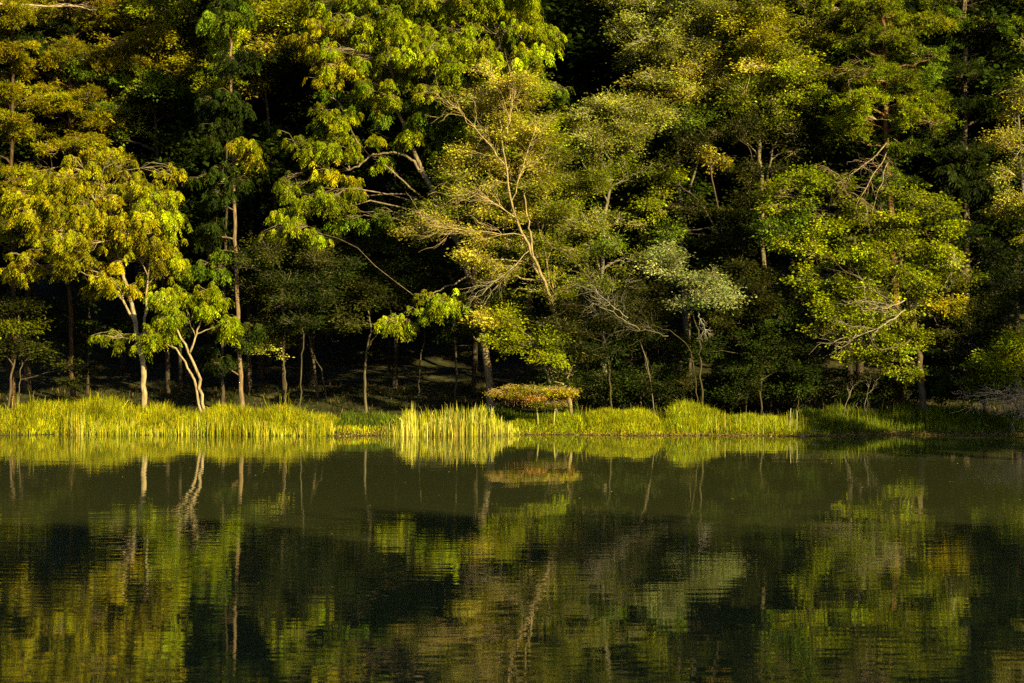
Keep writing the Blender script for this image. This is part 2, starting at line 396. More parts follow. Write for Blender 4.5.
def dead_fan(rng, pts, r0, n, spread, tint, droop=0.0, lk=1.0):
    tint = np.asarray(tint) * 0.6
    """a bare branch with forking twigs"""
    g = Geo()
    p, r = resample(pts, np.linspace(r0, r0 * 0.3, len(pts)), 10)
    p[1:-1] += rng.normal(0, 0.03, p[1:-1].shape)
    tubes(g, p[None], r[None], 5, tint)
    tot = min(3.2, np.linalg.norm(p[-1] - p[0])) * lk; main = unit(p[-1] - p[0])
    i = rng.integers(2, 10, n)
    d = unit(main * 0.8 + rng.normal(0, spread, (n, 3)) + np.array([0, 0, droop]))
    e = p[i] + d * (rng.uniform(0.25, 0.6, (n, 1)) * tot)
    c = curves(rng, p[i], e, 6, 0.07, 0.02)
    tubes(g, c, np.outer(rng.uniform(0.7, 1.2, n), np.linspace(r0 * 0.45, r0 * 0.12, 6)), 4, tint)
    m_ = n * 5
    bi = np.repeat(np.arange(n), 5); k_ = rng.integers(1, 6, m_)
    d2 = unit(np.repeat(d, 5, axis=0) * 0.8 + rng.normal(0, spread, (m_, 3)) + np.array([0, 0, droop]))
    c2 = curves(rng, c[bi, k_], c[bi, k_] + d2 * rng.uniform(0.12, 0.3, (m_, 1)) * tot, 4, 0.08)
    tubes(g, c2, np.outer(np.ones(m_), np.linspace(r0 * 0.2, 0.003, 4)), 3, jitter(rng, tint, m_, 0.2, 0.04))
    return g

# ------------------------------------------------------------------ the trees one can tell apart
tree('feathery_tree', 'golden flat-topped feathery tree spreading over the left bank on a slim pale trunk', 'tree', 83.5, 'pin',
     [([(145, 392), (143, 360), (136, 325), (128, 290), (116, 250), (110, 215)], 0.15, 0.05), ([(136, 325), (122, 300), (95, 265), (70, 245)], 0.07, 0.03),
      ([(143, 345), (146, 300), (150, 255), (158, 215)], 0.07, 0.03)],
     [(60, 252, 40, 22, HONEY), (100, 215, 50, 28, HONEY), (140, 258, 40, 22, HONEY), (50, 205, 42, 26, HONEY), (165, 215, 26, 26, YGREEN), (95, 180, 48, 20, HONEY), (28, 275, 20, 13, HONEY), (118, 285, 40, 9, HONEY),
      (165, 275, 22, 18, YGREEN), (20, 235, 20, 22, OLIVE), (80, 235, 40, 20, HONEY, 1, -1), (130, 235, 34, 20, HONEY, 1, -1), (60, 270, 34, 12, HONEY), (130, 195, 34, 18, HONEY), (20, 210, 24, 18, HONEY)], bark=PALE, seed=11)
tree('feathery_tree', 'small yellow-green feathery tree with two leaning pale stems at the left grass edge', 'tree', 81.6, 'pin',
     [([(206, 399), (198, 372), (186, 345), (170, 318)], 0.085, 0.04), ([(204, 399), (192, 375), (180, 350), (150, 335)], 0.07, 0.03), ([(190, 352), (197, 330), (206, 312)], 0.05, 0.03)],
     [(138, 335, 30, 9, YGREEN), (190, 318, 34, 17, YGREEN), (172, 300, 22, 10, LIME), (212, 303, 18, 12, YGREEN), (228, 330, 12, 10, YGREEN), (160, 340, 14, 8, LIME)], bark=PALE, seed=12)
tree('tall_slender_tree', 'tall shade-darkened slender tree with straight pale trunk and drooping boughs right of the forked sapling', 'tree', 84.5, 'pin',
     [([(242, 398), (238, 340), (236, 280), (234, 200), (232, 120), (230, 40), (229, -20)], 0.12, 0.05)],
     [(232, 110, 18, 18, SHADE_GREEN, 1, -.8), (228, 140, 16, 14, SHADE_GREEN, .8, -.8), (236, 60, 18, 16, SHADE_GREEN, 1, -.8), (232, 20, 24, 16, GREEN, 1, -.8), (215, 175, 18, 14, SHADE_GREEN, .5, -.8), (212, 235, 14, 14, SHADE_GREEN), (222, 368, 12, 20, SHADE_GREEN), (252, 335, 11, 14, SHADE_GREEN), (214, 262, 15, 16, GREEN), (250, 255, 12, 16, SHADE_GREEN), (242, 150, 11, 9, GOLD, .6, -1.4), (222, 205, 18, 16, SHADE_GREEN), (226, 120, 22, 18, SHADE_GREEN, .7), (235, 15, 20, 20, SHADE_GREEN)],
     bark=(0.15, 0.105, 0.06), seed=13, leafk=1.15)  # the shadow over this tree is put into its darkest leaf tints
tree('pine_tree', 'olive needled pine at the far left with orange bark high on its trunk', 'tree', 90, 'needle',
     [([(73, 396), (70, 300), (70, 200), (70, 100), (70, 20), (70, -60)], 0.13, 0.09)],
     [(72, 60, 30, 12, AMBER, 1, -1), (66, 105, 30, 14, AMBER, 1, -1.5), (74, 150, 30, 12, AMBER, 1, -1.5), (60, 195, 30, 18, AMBER, 1, -1), (100, 200, 26, 16, AMBER), (66, 8, 40, 12, AMBER, 1, -1), (120, 60, 22, 14, AMBER), (110, 110, 22, 12, GREEN), (25, 60, 26, 16, AMBER), (62, 100, 34, 17, AMBER), (85, 130, 34, 15, AMBER), (45, 145, 28, 14, AMBER), (40, 70, 28, 14, AMBER), (95, 75, 28, 15, GREEN), (70, 50, 24, 12, AMBER), (100, 165, 32, 12, AMBER), (35, 110, 20, 12, AMBER), (30, 25, 32, 16, SHADE_GREEN), (105, 20, 28, 16, AMBER), (60, -15, 55, 15, AMBER)],
     bark=(0.06, 0.035, 0.018), twig=(0.3, .2, .1), seed=14, bare=[([(-25, 4, -4), (30, 5, -4), (82, 7, -4)], 0.07, 3, .15, (.62, .46, .3)), ([(70, 165), (48, 168), (14, 180, -5)], 0.05, 7, .4, PALE), ([(70, 140), (55, 145), (40, 160)], 0.035, 6, .5, PINE)])
tree('pine_tree', 'shaded pine on the left frame edge with flaking orange trunk', 'tree', 87, 'needle',
     [([(14, 396), (13, 300), (12, 200), (12, 100), (12, 0), (12, -60)], 0.12, 0.08)],
     [(12, 60, 24, 16, AMBER, 1, -1), (8, 130, 24, 16, AMBER, 1, -1), (14, 185, 22, 16, AMBER, 1, -1), (10, 20, 26, 14, AMBER, 1, -1), (15, 230, 20, 20, AMBER, 1, -1), (10, 45, 26, 16, SHADE_GREEN), (5, 95, 20, 16, AMBER), (-12, 10, 40, 18, AMBER), (-20, 150, 24, 20, AMBER), (-45, 80, 30, 30, AMBER), (-40, 230, 30, 40, AMBER), (10, 5, 22, 12, AMBER)], bark=(0.06, 0.035, 0.018), seed=15)
tree('leafy_tree', 'mid-green round leafy tree behind the golden tree in the upper left', 'tree', 91, 'broad',
     [([(168, 398), (165, 300), (160, 200), (155, 120), (150, 60), (150, 0)], 0.13, 0.06)],
     [(155, 90, 32, 16, GREEN, 1, -1.5), (150, 45, 34, 16, AMBER, 1, -1.5), (165, 15, 34, 14, YGREEN, 1, -1.5), (205, 62, 20, 14, AMBER), (120, 75, 22, 16, AMBER), (155, 62, 36, 20, AMBER), (130, 100, 26, 18, AMBER), (185, 85, 28, 18, AMBER), (140, 28, 36, 16, AMBER), (190, 40, 26, 18, AMBER), (175, 112, 26, 14, SHADE_GREEN, .8), (115, 140, 24, 14, GREEN, .8), (190, 5, 34, 14, YGREEN), (150, -15, 55, 16, GREEN)],
     bark=SHADE_BARK, twig=(0.34, 0.22, 0.1), seed=16, bare=[([(150, 85), (138, 92), (122, 85)], 0.04, 8, .6, PALE), ([(150, 40), (170, 12), (188, 8)], 0.045, 3, .3, PALE)])
tree('young_pine', 'slim bright green young pine top in the upper left', 'tree', 86.5, 'needle',
     [([(222, 398), (224, 300), (226, 200), (228, 100), (229, 22)], 0.09, 0.015)],
     [(229, 34, 4, 11, LIME, 1.6), (229, 52, 10, 8, LIME, 1.6), (225, 70, 14, 8, LIME, 1.3), (214, 84, 10, 7, LIME, 1.2)], bark=BROWN, seed=17, flat=.6)
tree('leafy_tree', 'straw-yellow fine-leaved tree beside the dark hollow in the upper left', 'tree', 88.5, 'fine',
     [([(285, 400), (282, 300), (275, 200), (268, 120), (262, 60)], 0.10, 0.06)],
     [(275, 60, 24, 16, STRAW, 1.2, -1), (235, 40, 18, 16, OLIVE), (295, 50, 18, 12, GOLD), (270, 20, 26, 14, YGREEN, 1, -1), (250, 90, 14, 10, STRAW, .8), (265, 45, 26, 20, STRAW, 1.3), (288, 30, 24, 18, GOLD, 1.2), (250, 72, 18, 14, STRAW), (300, 12, 28, 14, GOLD), (250, 10, 28, 16, OLIVE), (245, 175, 10, 10, STRAW, .7)], bark=SHADE_BARK, twig=(.2,.16,.05), seed=18, leafk=1.35)
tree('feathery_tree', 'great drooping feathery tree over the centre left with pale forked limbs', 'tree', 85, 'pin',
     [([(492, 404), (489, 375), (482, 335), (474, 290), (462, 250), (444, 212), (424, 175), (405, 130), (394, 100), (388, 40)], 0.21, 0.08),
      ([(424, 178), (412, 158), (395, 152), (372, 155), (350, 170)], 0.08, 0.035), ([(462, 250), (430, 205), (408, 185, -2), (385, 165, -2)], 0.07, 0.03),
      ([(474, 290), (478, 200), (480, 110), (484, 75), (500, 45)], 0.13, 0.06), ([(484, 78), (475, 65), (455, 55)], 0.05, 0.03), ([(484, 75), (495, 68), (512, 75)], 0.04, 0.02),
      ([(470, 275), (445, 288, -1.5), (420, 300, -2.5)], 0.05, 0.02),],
     [(350, 200, 26, 9, OLIVE, .7, -.5), (320, 205, 20, 10, YGREEN, .9, -1), (380, 222, 20, 9, GREEN, .8, 0), (285, 215, 16, 12, YGREEN, .9, -1), (345, 225, 20, 9, GREEN, .7, 0), (300, 185, 20, 12, YGREEN, .8), (480, 300, 13, 16, SHADE_OLIVE, 1, -2), (470, 330, 12, 10, SHADE_OLIVE, .8, -2), (360, 55, 34, 16, YGREEN, 1, -1), (410, 55, 34, 16, YGREEN, 1, -1.2), (465, 50, 32, 18, YGREEN, 1, -1), (505, 65, 28, 18, LIME, 1, -1), (380, 95, 28, 12, YGREEN, 1, -1), (440, 95, 30, 12, YGREEN, 1, -1), (470, 135, 22, 14, YGREEN, .9, -1), (325, 60, 24, 18, GOLD), (310, 150, 22, 16, YGREEN), (335, 100, 22, 12, GREEN), (490, 5, 60, 18, YGREEN), (380, 8, 50, 16, YGREEN), (330, 40, 34, 18, GOLD), (375, 30, 40, 20, YGREEN), (430, 35, 42, 22, YGREEN), (495, 28, 42, 24, YGREEN), (535, 45, 24, 24, LIME), (345, 78, 34, 16, GOLD), (400, 75, 36, 18, YGREEN), (455, 80, 34, 18, YGREEN), (430, 118, 34, 16, GREEN), (475, 110, 26, 16, GREEN),
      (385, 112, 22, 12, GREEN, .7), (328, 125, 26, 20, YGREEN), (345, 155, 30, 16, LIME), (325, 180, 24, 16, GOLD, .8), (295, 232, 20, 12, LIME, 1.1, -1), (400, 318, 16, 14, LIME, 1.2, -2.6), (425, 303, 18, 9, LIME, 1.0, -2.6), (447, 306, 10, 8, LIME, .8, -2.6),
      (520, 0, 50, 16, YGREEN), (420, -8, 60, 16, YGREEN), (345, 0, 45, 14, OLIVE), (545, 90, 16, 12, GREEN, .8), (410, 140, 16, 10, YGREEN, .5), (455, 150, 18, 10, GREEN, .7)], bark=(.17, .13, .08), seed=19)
tree('twiggy_tree', 'straw-coloured twiggy tree leaning left in the centre with a bright pale trunk', 'tree', 82.5, 'fine',
     [([(572, 402), (566, 360), (556, 315), (541, 280), (526, 248), (514, 215), (508, 185), (503, 150), (498, 100)], 0.09, 0.03), ([(556, 315), (545, 284, -1.5), (530, 250, -1.9), (516, 218, -2), (509, 188, -2), (504, 150, -2), (500, 120, -1.6)], 0.085, 0.025), ([(533, 255, -1.9), (529, 225, -1.9), (524, 195, -1.8)], 0.05, 0.03), ([(556, 300), (540, 230), (534, 195)], 0.055, 0.03),
      ([(514, 220), (490, 232), (465, 235), (430, 228)], 0.05, 0.02)],
     [(515, 95, 28, 18, STRAW, 1.2, -.8), (495, 135, 28, 20, STRAW, 1.2, -.8), (540, 145, 26, 20, YGREEN, 1.1, -.8), (520, 180, 30, 18, STRAW, 1.1, -1), (545, 190, 24, 18, OLIVE, 1, -.6), (460, 190, 26, 14, OLIVE), (455, 215, 30, 12, OLIVE), (555, 245, 24, 18, OLIVE), (556, 295, 18, 18, OLIVE, 1, -.7), (565, 330, 16, 22, SHADE_OLIVE, 1, -.7), (570, 365, 14, 18, SHADE_OLIVE, 1, -.5), (478, 262, 26, 12, STRAW, 1, -1), (568, 385, 10, 12, SHADE_GREEN, 1, -1.2), (560, 350, 10, 12, SHADE_OLIVE, 1, -1.2), (498, 108, 26, 22, STRAW, 1.2), (528, 122, 28, 24, YGREEN, 1.1), (510, 155, 34, 24, STRAW, 1.3), (472, 165, 28, 20, STRAW), (545, 165, 26, 24, OLIVE), (480, 205, 38, 18, OLIVE, 1.1), (440, 235, 34, 12, STRAW, 1.1), (505, 215, 32, 18, STRAW, 1.2), (485, 245, 32, 10, STRAW, 1.2), (548, 215, 26, 22, OLIVE),
      (498, 278, 26, 10, STRAW, 1.1, -1), (530, 262, 26, 16, OLIVE, 1.0), (520, 90, 22, 14, YGREEN)], bark=(0.24, 0.18, 0.09), twig=(0.42, 0.33, 0.15), seed=20, leafk=1.0,
     bare=[([(508, 170, -1.9), (486, 140, -2.2), (458, 108, -2.2)], 0.03, 12, .4, (.6, .45, .2)), ([(505, 140, -1.9), (512, 110, -2.2), (510, 85, -2)], 0.03, 14, .4, (.6, .45, .2)), ([(516, 218, -2), (490, 200, -2.2), (465, 190, -2.2)], 0.03, 12, .35, (.6, .45, .22)), ([(524, 236, -2), (480, 232, -2.2), (425, 226, -2.2)], 0.03, 14, .25, (.6, .44, .22)), ([(530, 250, -1.9), (505, 275, -2), (482, 290, -2)], 0.025, 12, .3, (.5, .42, .25)), ([(512, 200, -2), (525, 160, -2.2), (535, 130, -2)], 0.025, 12, .4, (.6, .45, .2))])
tree('leafy_bush', 'yellow-green bush of layered leaves hanging below the twiggy centre tree', 'bush', 81, 'broad',
     [([(558, 404), (550, 380), (540, 355), (528, 335)], 0.07, 0.03)],
     [(490, 325, 16, 8, STRAW), (515, 332, 24, 9, YGREEN), (540, 345, 26, 13, LIME), (552, 362, 16, 10, YGREEN), (500, 345, 18, 7, YGREEN, .7)], bark=GREY, twig=PALE, seed=21, leafk=.85)
tree('twiggy_tree', 'grey-green rounded twiggy tree right of the leaning pale trunk', 'tree', 84.5, 'fine',
     [([(605, 402), (604, 340), (600, 280), (604, 220), (612, 160), (620, 110)], 0.14, 0.05), ([(600, 270), (585, 225), (575, 190)], 0.06, 0.03)],
     [(605, 110, 26, 16, SAGE, 1.1, -.8), (595, 150, 28, 18, SAGE, 1.1, -1), (630, 140, 26, 16, SAGE, 1, -.8), (600, 185, 26, 18, OLIVE, 1, -1), (570, 190, 24, 18, OLIVE, 1, -1), (590, 235, 26, 18, SAGE, .9, -1), (570, 260, 22, 16, OLIVE, .9, -.5), (620, 245, 22, 14, GREEN, .9, -.6), (605, 290, 26, 14, SHADE_OLIVE, 1), (580, 120, 18, 14, YGREEN, .8), (622, 108, 30, 16, SAGE), (598, 120, 18, 14, SAGE), (645, 118, 18, 14, SAGE), (575, 150, 24, 18, OLIVE), (610, 148, 32, 22, SAGE), (585, 190, 30, 22, OLIVE), (570, 225, 24, 16, SAGE), (610, 225, 24, 18, SAGE, .8), (628, 180, 22, 18, OLIVE, .8), (640, 265, 22, 14, OLIVE, .7), (600, 262, 26, 16, OLIVE, .8)],
     bark=GREY, twig=(0.36, 0.31, 0.2), seed=22)
tree('grey_green_tree', 'pale sage tree with airy crown at the top centre right', 'tree', 89, 'fine',
     [([(688, 402), (686, 330), (682, 250), (678, 170), (676, 100), (670, 30)], 0.18, 0.05), ([(682, 220), (700, 150), (705, 90)], 0.07, 0.03)],
     [(670, 45, 30, 18, SAGE, 1.1, -1), (700, 80, 28, 18, STRAW, 1.1, -1), (660, 85, 24, 16, SAGE, 1, -1), (630, 35, 18, 16, SAGE), (625, 5, 18, 14, SAGE), (695, 10, 30, 16, SAGE, 1, -1), (735, 75, 20, 18, STRAW), (640, 110, 20, 12, SAGE), (650, 25, 28, 20, SAGE), (685, 30, 28, 22, SAGE), (640, 62, 24, 16, SAGE), (675, 68, 28, 18, SAGE), (712, 62, 26, 20, SAGE), (650, 95, 18, 12, STRAW), (690, 105, 30, 18, STRAW), (725, 100, 24, 18, OLIVE), (670, 0, 34, 14, SAGE), (715, 20, 20, 16, SAGE), (705, 135, 24, 12, OLIVE, .7)],
     bark=GREY, twig=(0.36, 0.32, 0.22), seed=23, leafk=1.1)
tree('leafy_tree', 'yellow-tipped airy tree between the sage tree and the tall pine', 'tree', 87.5, 'fine',
     [([(768, 402), (766, 330), (763, 250), (760, 160), (755, 90), (750, 30)], 0.16, 0.04), ([(762, 200), (775, 140), (790, 90)], 0.06, 0.03)],
     [(762, 45, 28, 16, GOLD, 1.1, -1), (775, 75, 28, 16, STRAW, 1.1, -1), (750, 105, 26, 14, OLIVE, 1, -1), (795, 70, 24, 16, YGREEN, 1, -1), (800, 110, 26, 14, OLIVE, 1), (770, 10, 34, 14, OLIVE, 1, -1), (820, 30, 20, 16, OLIVE), (790, 140, 26, 12, SHADE_OLIVE, .9), (740, 140, 24, 12, SHADE_OLIVE), (815, 150, 22, 12, SHADE_OLIVE, .8), (745, 30, 26, 18, GOLD, 1.2), (778, 28, 24, 18, GOLD, 1.2), (762, 62, 32, 18, YGREEN, 1.1), (800, 50, 20, 22, STRAW, 1.1), (740, 90, 24, 16, OLIVE), (785, 95, 28, 16, OLIVE), (810, 85, 18, 20, OLIVE), (760, 125, 28, 14, OLIVE, .8), (790, 0, 35, 14, OLIVE)],
     bark=(.14, .11, .06), twig=(0.36, 0.29, 0.15), seed=24, leafk=1.2)
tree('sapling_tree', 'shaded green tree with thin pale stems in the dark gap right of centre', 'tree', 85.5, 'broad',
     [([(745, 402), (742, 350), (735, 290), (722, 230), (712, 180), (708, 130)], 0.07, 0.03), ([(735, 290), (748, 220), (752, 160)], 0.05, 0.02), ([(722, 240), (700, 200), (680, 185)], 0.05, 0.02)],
     [(700, 155, 26, 14, SHADE_OLIVE), (735, 130, 24, 12, SHADE_OLIVE, .8), (650, 175, 20, 12, SHADE_OLIVE), (760, 170, 24, 14, SHADE_OLIVE), (765, 205, 24, 12, SHADE_OLIVE), (700, 210, 24, 14, SHADE_OLIVE, .8), (650, 240, 22, 14, SHADE_OLIVE, .8), (720, 250, 26, 14, SHADE_OLIVE, .8), (690, 128, 20, 12, GREEN, .6), (682, 178, 18, 9, YGREEN, .8), (655, 208, 10, 16, YGREEN, .9), (720, 155, 22, 11, STRAW, .6), (668, 235, 14, 12, GREEN, .5), (745, 185, 18, 12, SHADE_OLIVE, .6), (728, 215, 20, 12, SHADE_OLIVE, .5), (760, 235, 18, 12, GREEN, .5)], bark=(.08, .06, .035), twig=(.22, .17, .1), seed=25, leafk=.9)
tree('silvery_bush', 'silvery sage bushy tree with white hanging twigs right of centre', 'tree', 81, 'fine',
     [([(703, 398), (701, 375), (700, 345), (694, 315), (688, 290)], 0.055, 0.02), ([(700, 398), (694, 370), (690, 345), (668, 330), (650, 325)], 0.03, 0.012)],
     [(662, 258, 12, 11, SILVER, 1.2), (674, 278, 22, 12, SILVER, 1.2), (702, 282, 20, 12, SILVER, 1.3), (725, 298, 14, 9, SILVER, 1.3), (690, 304, 26, 9, SILVER, 1.1)], bark=(0.05, 0.04, 0.02), twig=(0.34, 0.30, 0.22), seed=26, leafk=1.05,
     bare=[([(698, 312), (700, 320), (706, 332)], 0.028, 12, .55, (0.5, 0.45, 0.38))])
# --- right half
tree('pine_tree', 'tall pine right of centre with layered boughs and orange upper trunk', 'tree', 86.5, 'needle',
     [([(900, 402), (897, 320), (893, 240), (888, 180), (885, 120), (883, 50), (882, -40)], 0.22, 0.10)],
     [(884, 38, 30, 10, OLIVE, 1, -1), (886, 82, 34, 10, OLIVE, 1, -1), (895, 120, 34, 10, YGREEN, 1, -1), (860, 105, 26, 9, YGREEN, 1, -1), (925, 100, 20, 10, OLIVE), (835, 75, 22, 12, OLIVE), (840, 45, 20, 12, OLIVE), (930, 30, 20, 12, OLIVE), (930, 60, 20, 12, GREEN), (880, 10, 32, 10, OLIVE, 1, -1), (885, 22, 32, 9, OLIVE), (858, 45, 28, 9, OLIVE), (905, 48, 30, 9, OLIVE), (870, 72, 36, 8, YGREEN), (915, 80, 22, 9, GREEN), (850, 95, 34, 9, YGREEN), (890, 105, 38, 10, YGREEN), (920, 122, 24, 11, YGREEN), (868, 122, 28, 9, YGREEN), (850, 140, 16, 8, OLIVE, .6), (915, 155, 24, 9, GREEN, .8), (905, 180, 18, 12, GREEN, .6), (880, -5, 40, 12, OLIVE), (845, 15, 18, 9, OLIVE)],
     bark=PINE, twig=(0.34, .24, .14), seed=27,
     bare=[([(887, 142), (870, 162, -4), (842, 180, -5.8)], 0.035, 12, .35, (0.40, 0.29, 0.17)), ([(888, 150), (872, 178, -4), (856, 205, -6)], 0.035, 14, .35, (0.40, 0.29, 0.17)), ([(884, 62), (866, 72, -1), (848, 80, -2)], 0.03, 8, .3, (0.40, 0.29, 0.17)), ([(889, 160), (880, 186, -4), (872, 212, -6)], 0.03, 7, .4, (.4, .3, .18))])
tree('leafy_tree', 'broad sunlit yellow-green crown sweeping down over the right bank', 'tree', 81.5, 'broad',
     [([(925, 404), (920, 370), (915, 330), (908, 290), (898, 250), (880, 215)], 0.18, 0.06), ([(915, 330), (890, 300, -1), (872, 290, -2)], 0.07, 0.03), ([(908, 290), (935, 255), (948, 245)], 0.07, 0.03), ([(915, 335), (905, 345, -1), (880, 350, -2)], 0.06, 0.03)],
     [(865, 235, 28, 10, OLIVE, .9), (890, 222, 26, 10, YGREEN, .9), (870, 258, 28, 10, YGREEN), (820, 235, 26, 10, YGREEN, .9), (900, 290, 26, 12, YGREEN, .9), (930, 275, 22, 10, YGREEN, .8), (915, 345, 18, 12, OLIVE, .8), (860, 305, 26, 12, YGREEN), (780, 205, 18, 14, OLIVE, .8), (780, 235, 18, 10, GREEN, .8), (800, 188, 28, 12, YGREEN), (826, 190, 18, 12, OLIVE), (800, 215, 22, 11, GREEN, .9), (850, 222, 28, 10, OLIVE, .8), (915, 205, 28, 11, YGREEN), (945, 212, 26, 11, OLIVE), (925, 230, 26, 9, YGREEN), (795, 252, 26, 11, YGREEN), (840, 262, 32, 10, YGREEN), (905, 252, 22, 12, YGREEN), (945, 255, 14, 10, YGREEN),
      (822, 285, 20, 14, LIME), (850, 292, 26, 14, LIME), (838, 315, 20, 12, YGREEN), (865, 322, 28, 13, LIME, .9), (900, 318, 22, 14, YGREEN, .8), (850, 342, 28, 9, LIME), (885, 345, 26, 10, LIME), (875, 362, 20, 7, YGREEN), (905, 377, 14, 6, YGREEN, .8), (885, 280, 22, 10, OLIVE, .6), (955, 285, 22, 8, OLIVE, .7), (940, 310, 16, 7, GOLD, .7)],
     bark=(0.08, 0.06, 0.035), twig=(0.26, 0.20, 0.12), seed=28, leafk=.95, flat=.7,
     bare=[([(905, 300, -1), (885, 310, -2), (865, 300, -3)], 0.03, 10, .5, (0.42, 0.35, 0.26)), ([(905, 310, -1), (885, 325, -3), (850, 340, -3.6)], 0.035, 10, .4, (0.42, 0.35, 0.26)), ([(948, 245), (955, 255, -1), (950, 275, -1)], 0.03, 8, .5, (0.42, 0.34, 0.25))])
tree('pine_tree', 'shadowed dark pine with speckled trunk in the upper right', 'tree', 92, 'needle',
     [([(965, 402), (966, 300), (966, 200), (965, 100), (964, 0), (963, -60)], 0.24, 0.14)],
     [(965, 110, 34, 14, SHADE_GREEN, 1, -1), (960, 75, 32, 12, SHADE_GREEN, 1, -1), (970, 30, 34, 12, GREEN, 1, -1), (990, 185, 26, 16, SHADE_GREEN), (960, 160, 24, 14, SHADE_GREEN, 1, -1), (965, 240, 26, 16, SHADE_GREEN, 1, -1), (1010, 110, 20, 14, SHADE_GREEN), (1000, 255, 24, 16, SHADE_GREEN), (945, 22, 32, 12, OLIVE), (990, 30, 32, 12, OLIVE), (965, 50, 34, 11, SHADE_GREEN), (1005, 62, 26, 10, GREEN), (950, 72, 28, 10, SHADE_GREEN), (985, 95, 26, 10, SHADE_GREEN), (940, 140, 22, 12, SHADE_GREEN), (985, 150, 26, 14, SHADE_GREEN), (965, 0, 50, 12, OLIVE), (980, 220, 24, 18, SHADE_GREEN), (950, 190, 20, 12, SHADE_GREEN)], bark=(0.12, 0.09, 0.06), seed=29)
tree('twiggy_tree', 'pale straw twiggy tree cut by the right edge of the frame', 'tree', 82.5, 'fine',
     [([(1040, 404), (1036, 340), (1030, 260), (1022, 180), (1018, 110)], 0.14, 0.04)],
     [(1012, 118, 18, 16, STRAW, 1.1), (1030, 95, 22, 18, SAGE), (1006, 148, 16, 12, STRAW), (1025, 175, 22, 16, SAGE, .9), (1010, 205, 12, 12, STRAW, .7), (1045, 140, 22, 24, SAGE), (1040, 225, 26, 22, OLIVE), (1060, 300, 26, 30, OLIVE), (1055, 50, 26, 22, OLIVE)], bark=GREY, twig=(.42, .34, .22), seed=30)
tree('leafy_bush', 'green leafy bush low on the right edge above the bare twigs', 'bush', 78.9, 'broad',
     [([(1040, 408), (1032, 390), (1020, 370), (1010, 350)], 0.07, 0.03), ([(1036, 400), (1005, 388), (985, 385)], 0.04, 0.02)],
     [(1012, 348, 16, 11, YGREEN), (1020, 372, 22, 14, YGREEN), (990, 378, 16, 9, OLIVE, .8), (1035, 350, 22, 20, OLIVE), (1002, 360, 14, 8, YGREEN, .8), (1008, 390, 20, 7, OLIVE, .9), (985, 362, 12, 8, YGREEN, .8), (1000, 378, 16, 9, YGREEN), (1050, 385, 22, 18, GREEN)], bark=GREY, seed=31, leafk=.9)
tree('leafy_tree', 'shade-dulled green understorey tree with pale forked twigs between the bright crown and the right edge', 'tree', 84, 'broad',
     [([(985, 404), (982, 370), (975, 335), (965, 300), (962, 270)], 0.09, 0.035)],
     [(975, 350, 26, 12, SHADE_OLIVE), (950, 395, 22, 8, SHADE_GREEN), (985, 390, 20, 8, SHADE_GREEN), (940, 360, 18, 10, SHADE_GREEN), (965, 325, 26, 12, SHADE_OLIVE), (1000, 335, 20, 12, SHADE_OLIVE), (1010, 280, 22, 16, SHADE_GREEN), (955, 345, 24, 8, SHADE_OLIVE, .9), (985, 330, 18, 12, SHADE_OLIVE, .8), (970, 300, 20, 12, OLIVE, .6), (955, 372, 22, 8, SHADE_OLIVE, .8), (1000, 300, 20, 14, SHADE_GREEN, .8), (990, 260, 22, 12, SHADE_GREEN, .8), (930, 385, 18, 8, SHADE_GREEN, .7)], bark=GREY, seed=32, leafk=.9,
     bare=[([(980, 358), (968, 350, -1.5), (950, 348, -2.5)], 0.03, 7, .5, (.45, .4, .3))])  # the low leaf tints carry the shade of this corner
# --- understorey, its shade put into leaf and bark colours
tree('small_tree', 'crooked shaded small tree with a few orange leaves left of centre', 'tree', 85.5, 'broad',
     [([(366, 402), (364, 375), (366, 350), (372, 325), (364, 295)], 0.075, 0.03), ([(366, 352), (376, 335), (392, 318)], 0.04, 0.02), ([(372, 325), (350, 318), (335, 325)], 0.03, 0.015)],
     [(350, 300, 22, 10, SHADE_OLIVE, .5), (368, 290, 12, 8, SHADE_OLIVE, .4), (385, 300, 16, 9, SHADE_OLIVE, .5), (345, 325, 18, 6, SHADE_OLIVE, .3), (330, 285, 16, 10, SHADE_OLIVE, .5)], bark=(0.09, 0.075, 0.045), twig=(.16, .13, .08), seed=33, leafk=.9)
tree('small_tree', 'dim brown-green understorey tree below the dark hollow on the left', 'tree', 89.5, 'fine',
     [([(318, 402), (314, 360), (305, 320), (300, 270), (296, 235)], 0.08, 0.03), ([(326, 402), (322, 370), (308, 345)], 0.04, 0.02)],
     [(330, 280, 26, 12, SHADE_OLIVE), (300, 300, 26, 12, SHADE_OLIVE), (260, 300, 18, 14, SHADE_OLIVE), (275, 340, 22, 8, SHADE_OLIVE), (325, 330, 18, 10, SHADE_OLIVE, .7), (350, 270, 22, 10, SHADE_OLIVE), (290, 245, 26, 12, SHADE_OLIVE), (300, 270, 24, 13, SHADE_OLIVE), (275, 290, 22, 12, SHADE_OLIVE), (320, 255, 20, 11, OLIVE, .8), (285, 325, 22, 9, SHADE_OLIVE, .8), (310, 310, 20, 10, SHADE_OLIVE, .7), (340, 250, 22, 12, SHADE_OLIVE, .9), (270, 255, 16, 12, OLIVE, .8)], bark=(.07, .055, .035), twig=(.14, .11, .07), seed=34, leafk=1.2)
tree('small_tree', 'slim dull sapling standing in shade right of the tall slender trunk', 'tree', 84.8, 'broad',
     [([(286, 400), (285, 375), (283, 345), (282, 320)], 0.03, 0.015)], [(272, 342, 18, 5, SHADE_OLIVE, .8), (285, 330, 14, 5, SHADE_OLIVE, .7), (262, 350, 14, 5, SAGE, .5)], bark=(.09, .07, .045), seed=35, leafk=.8)
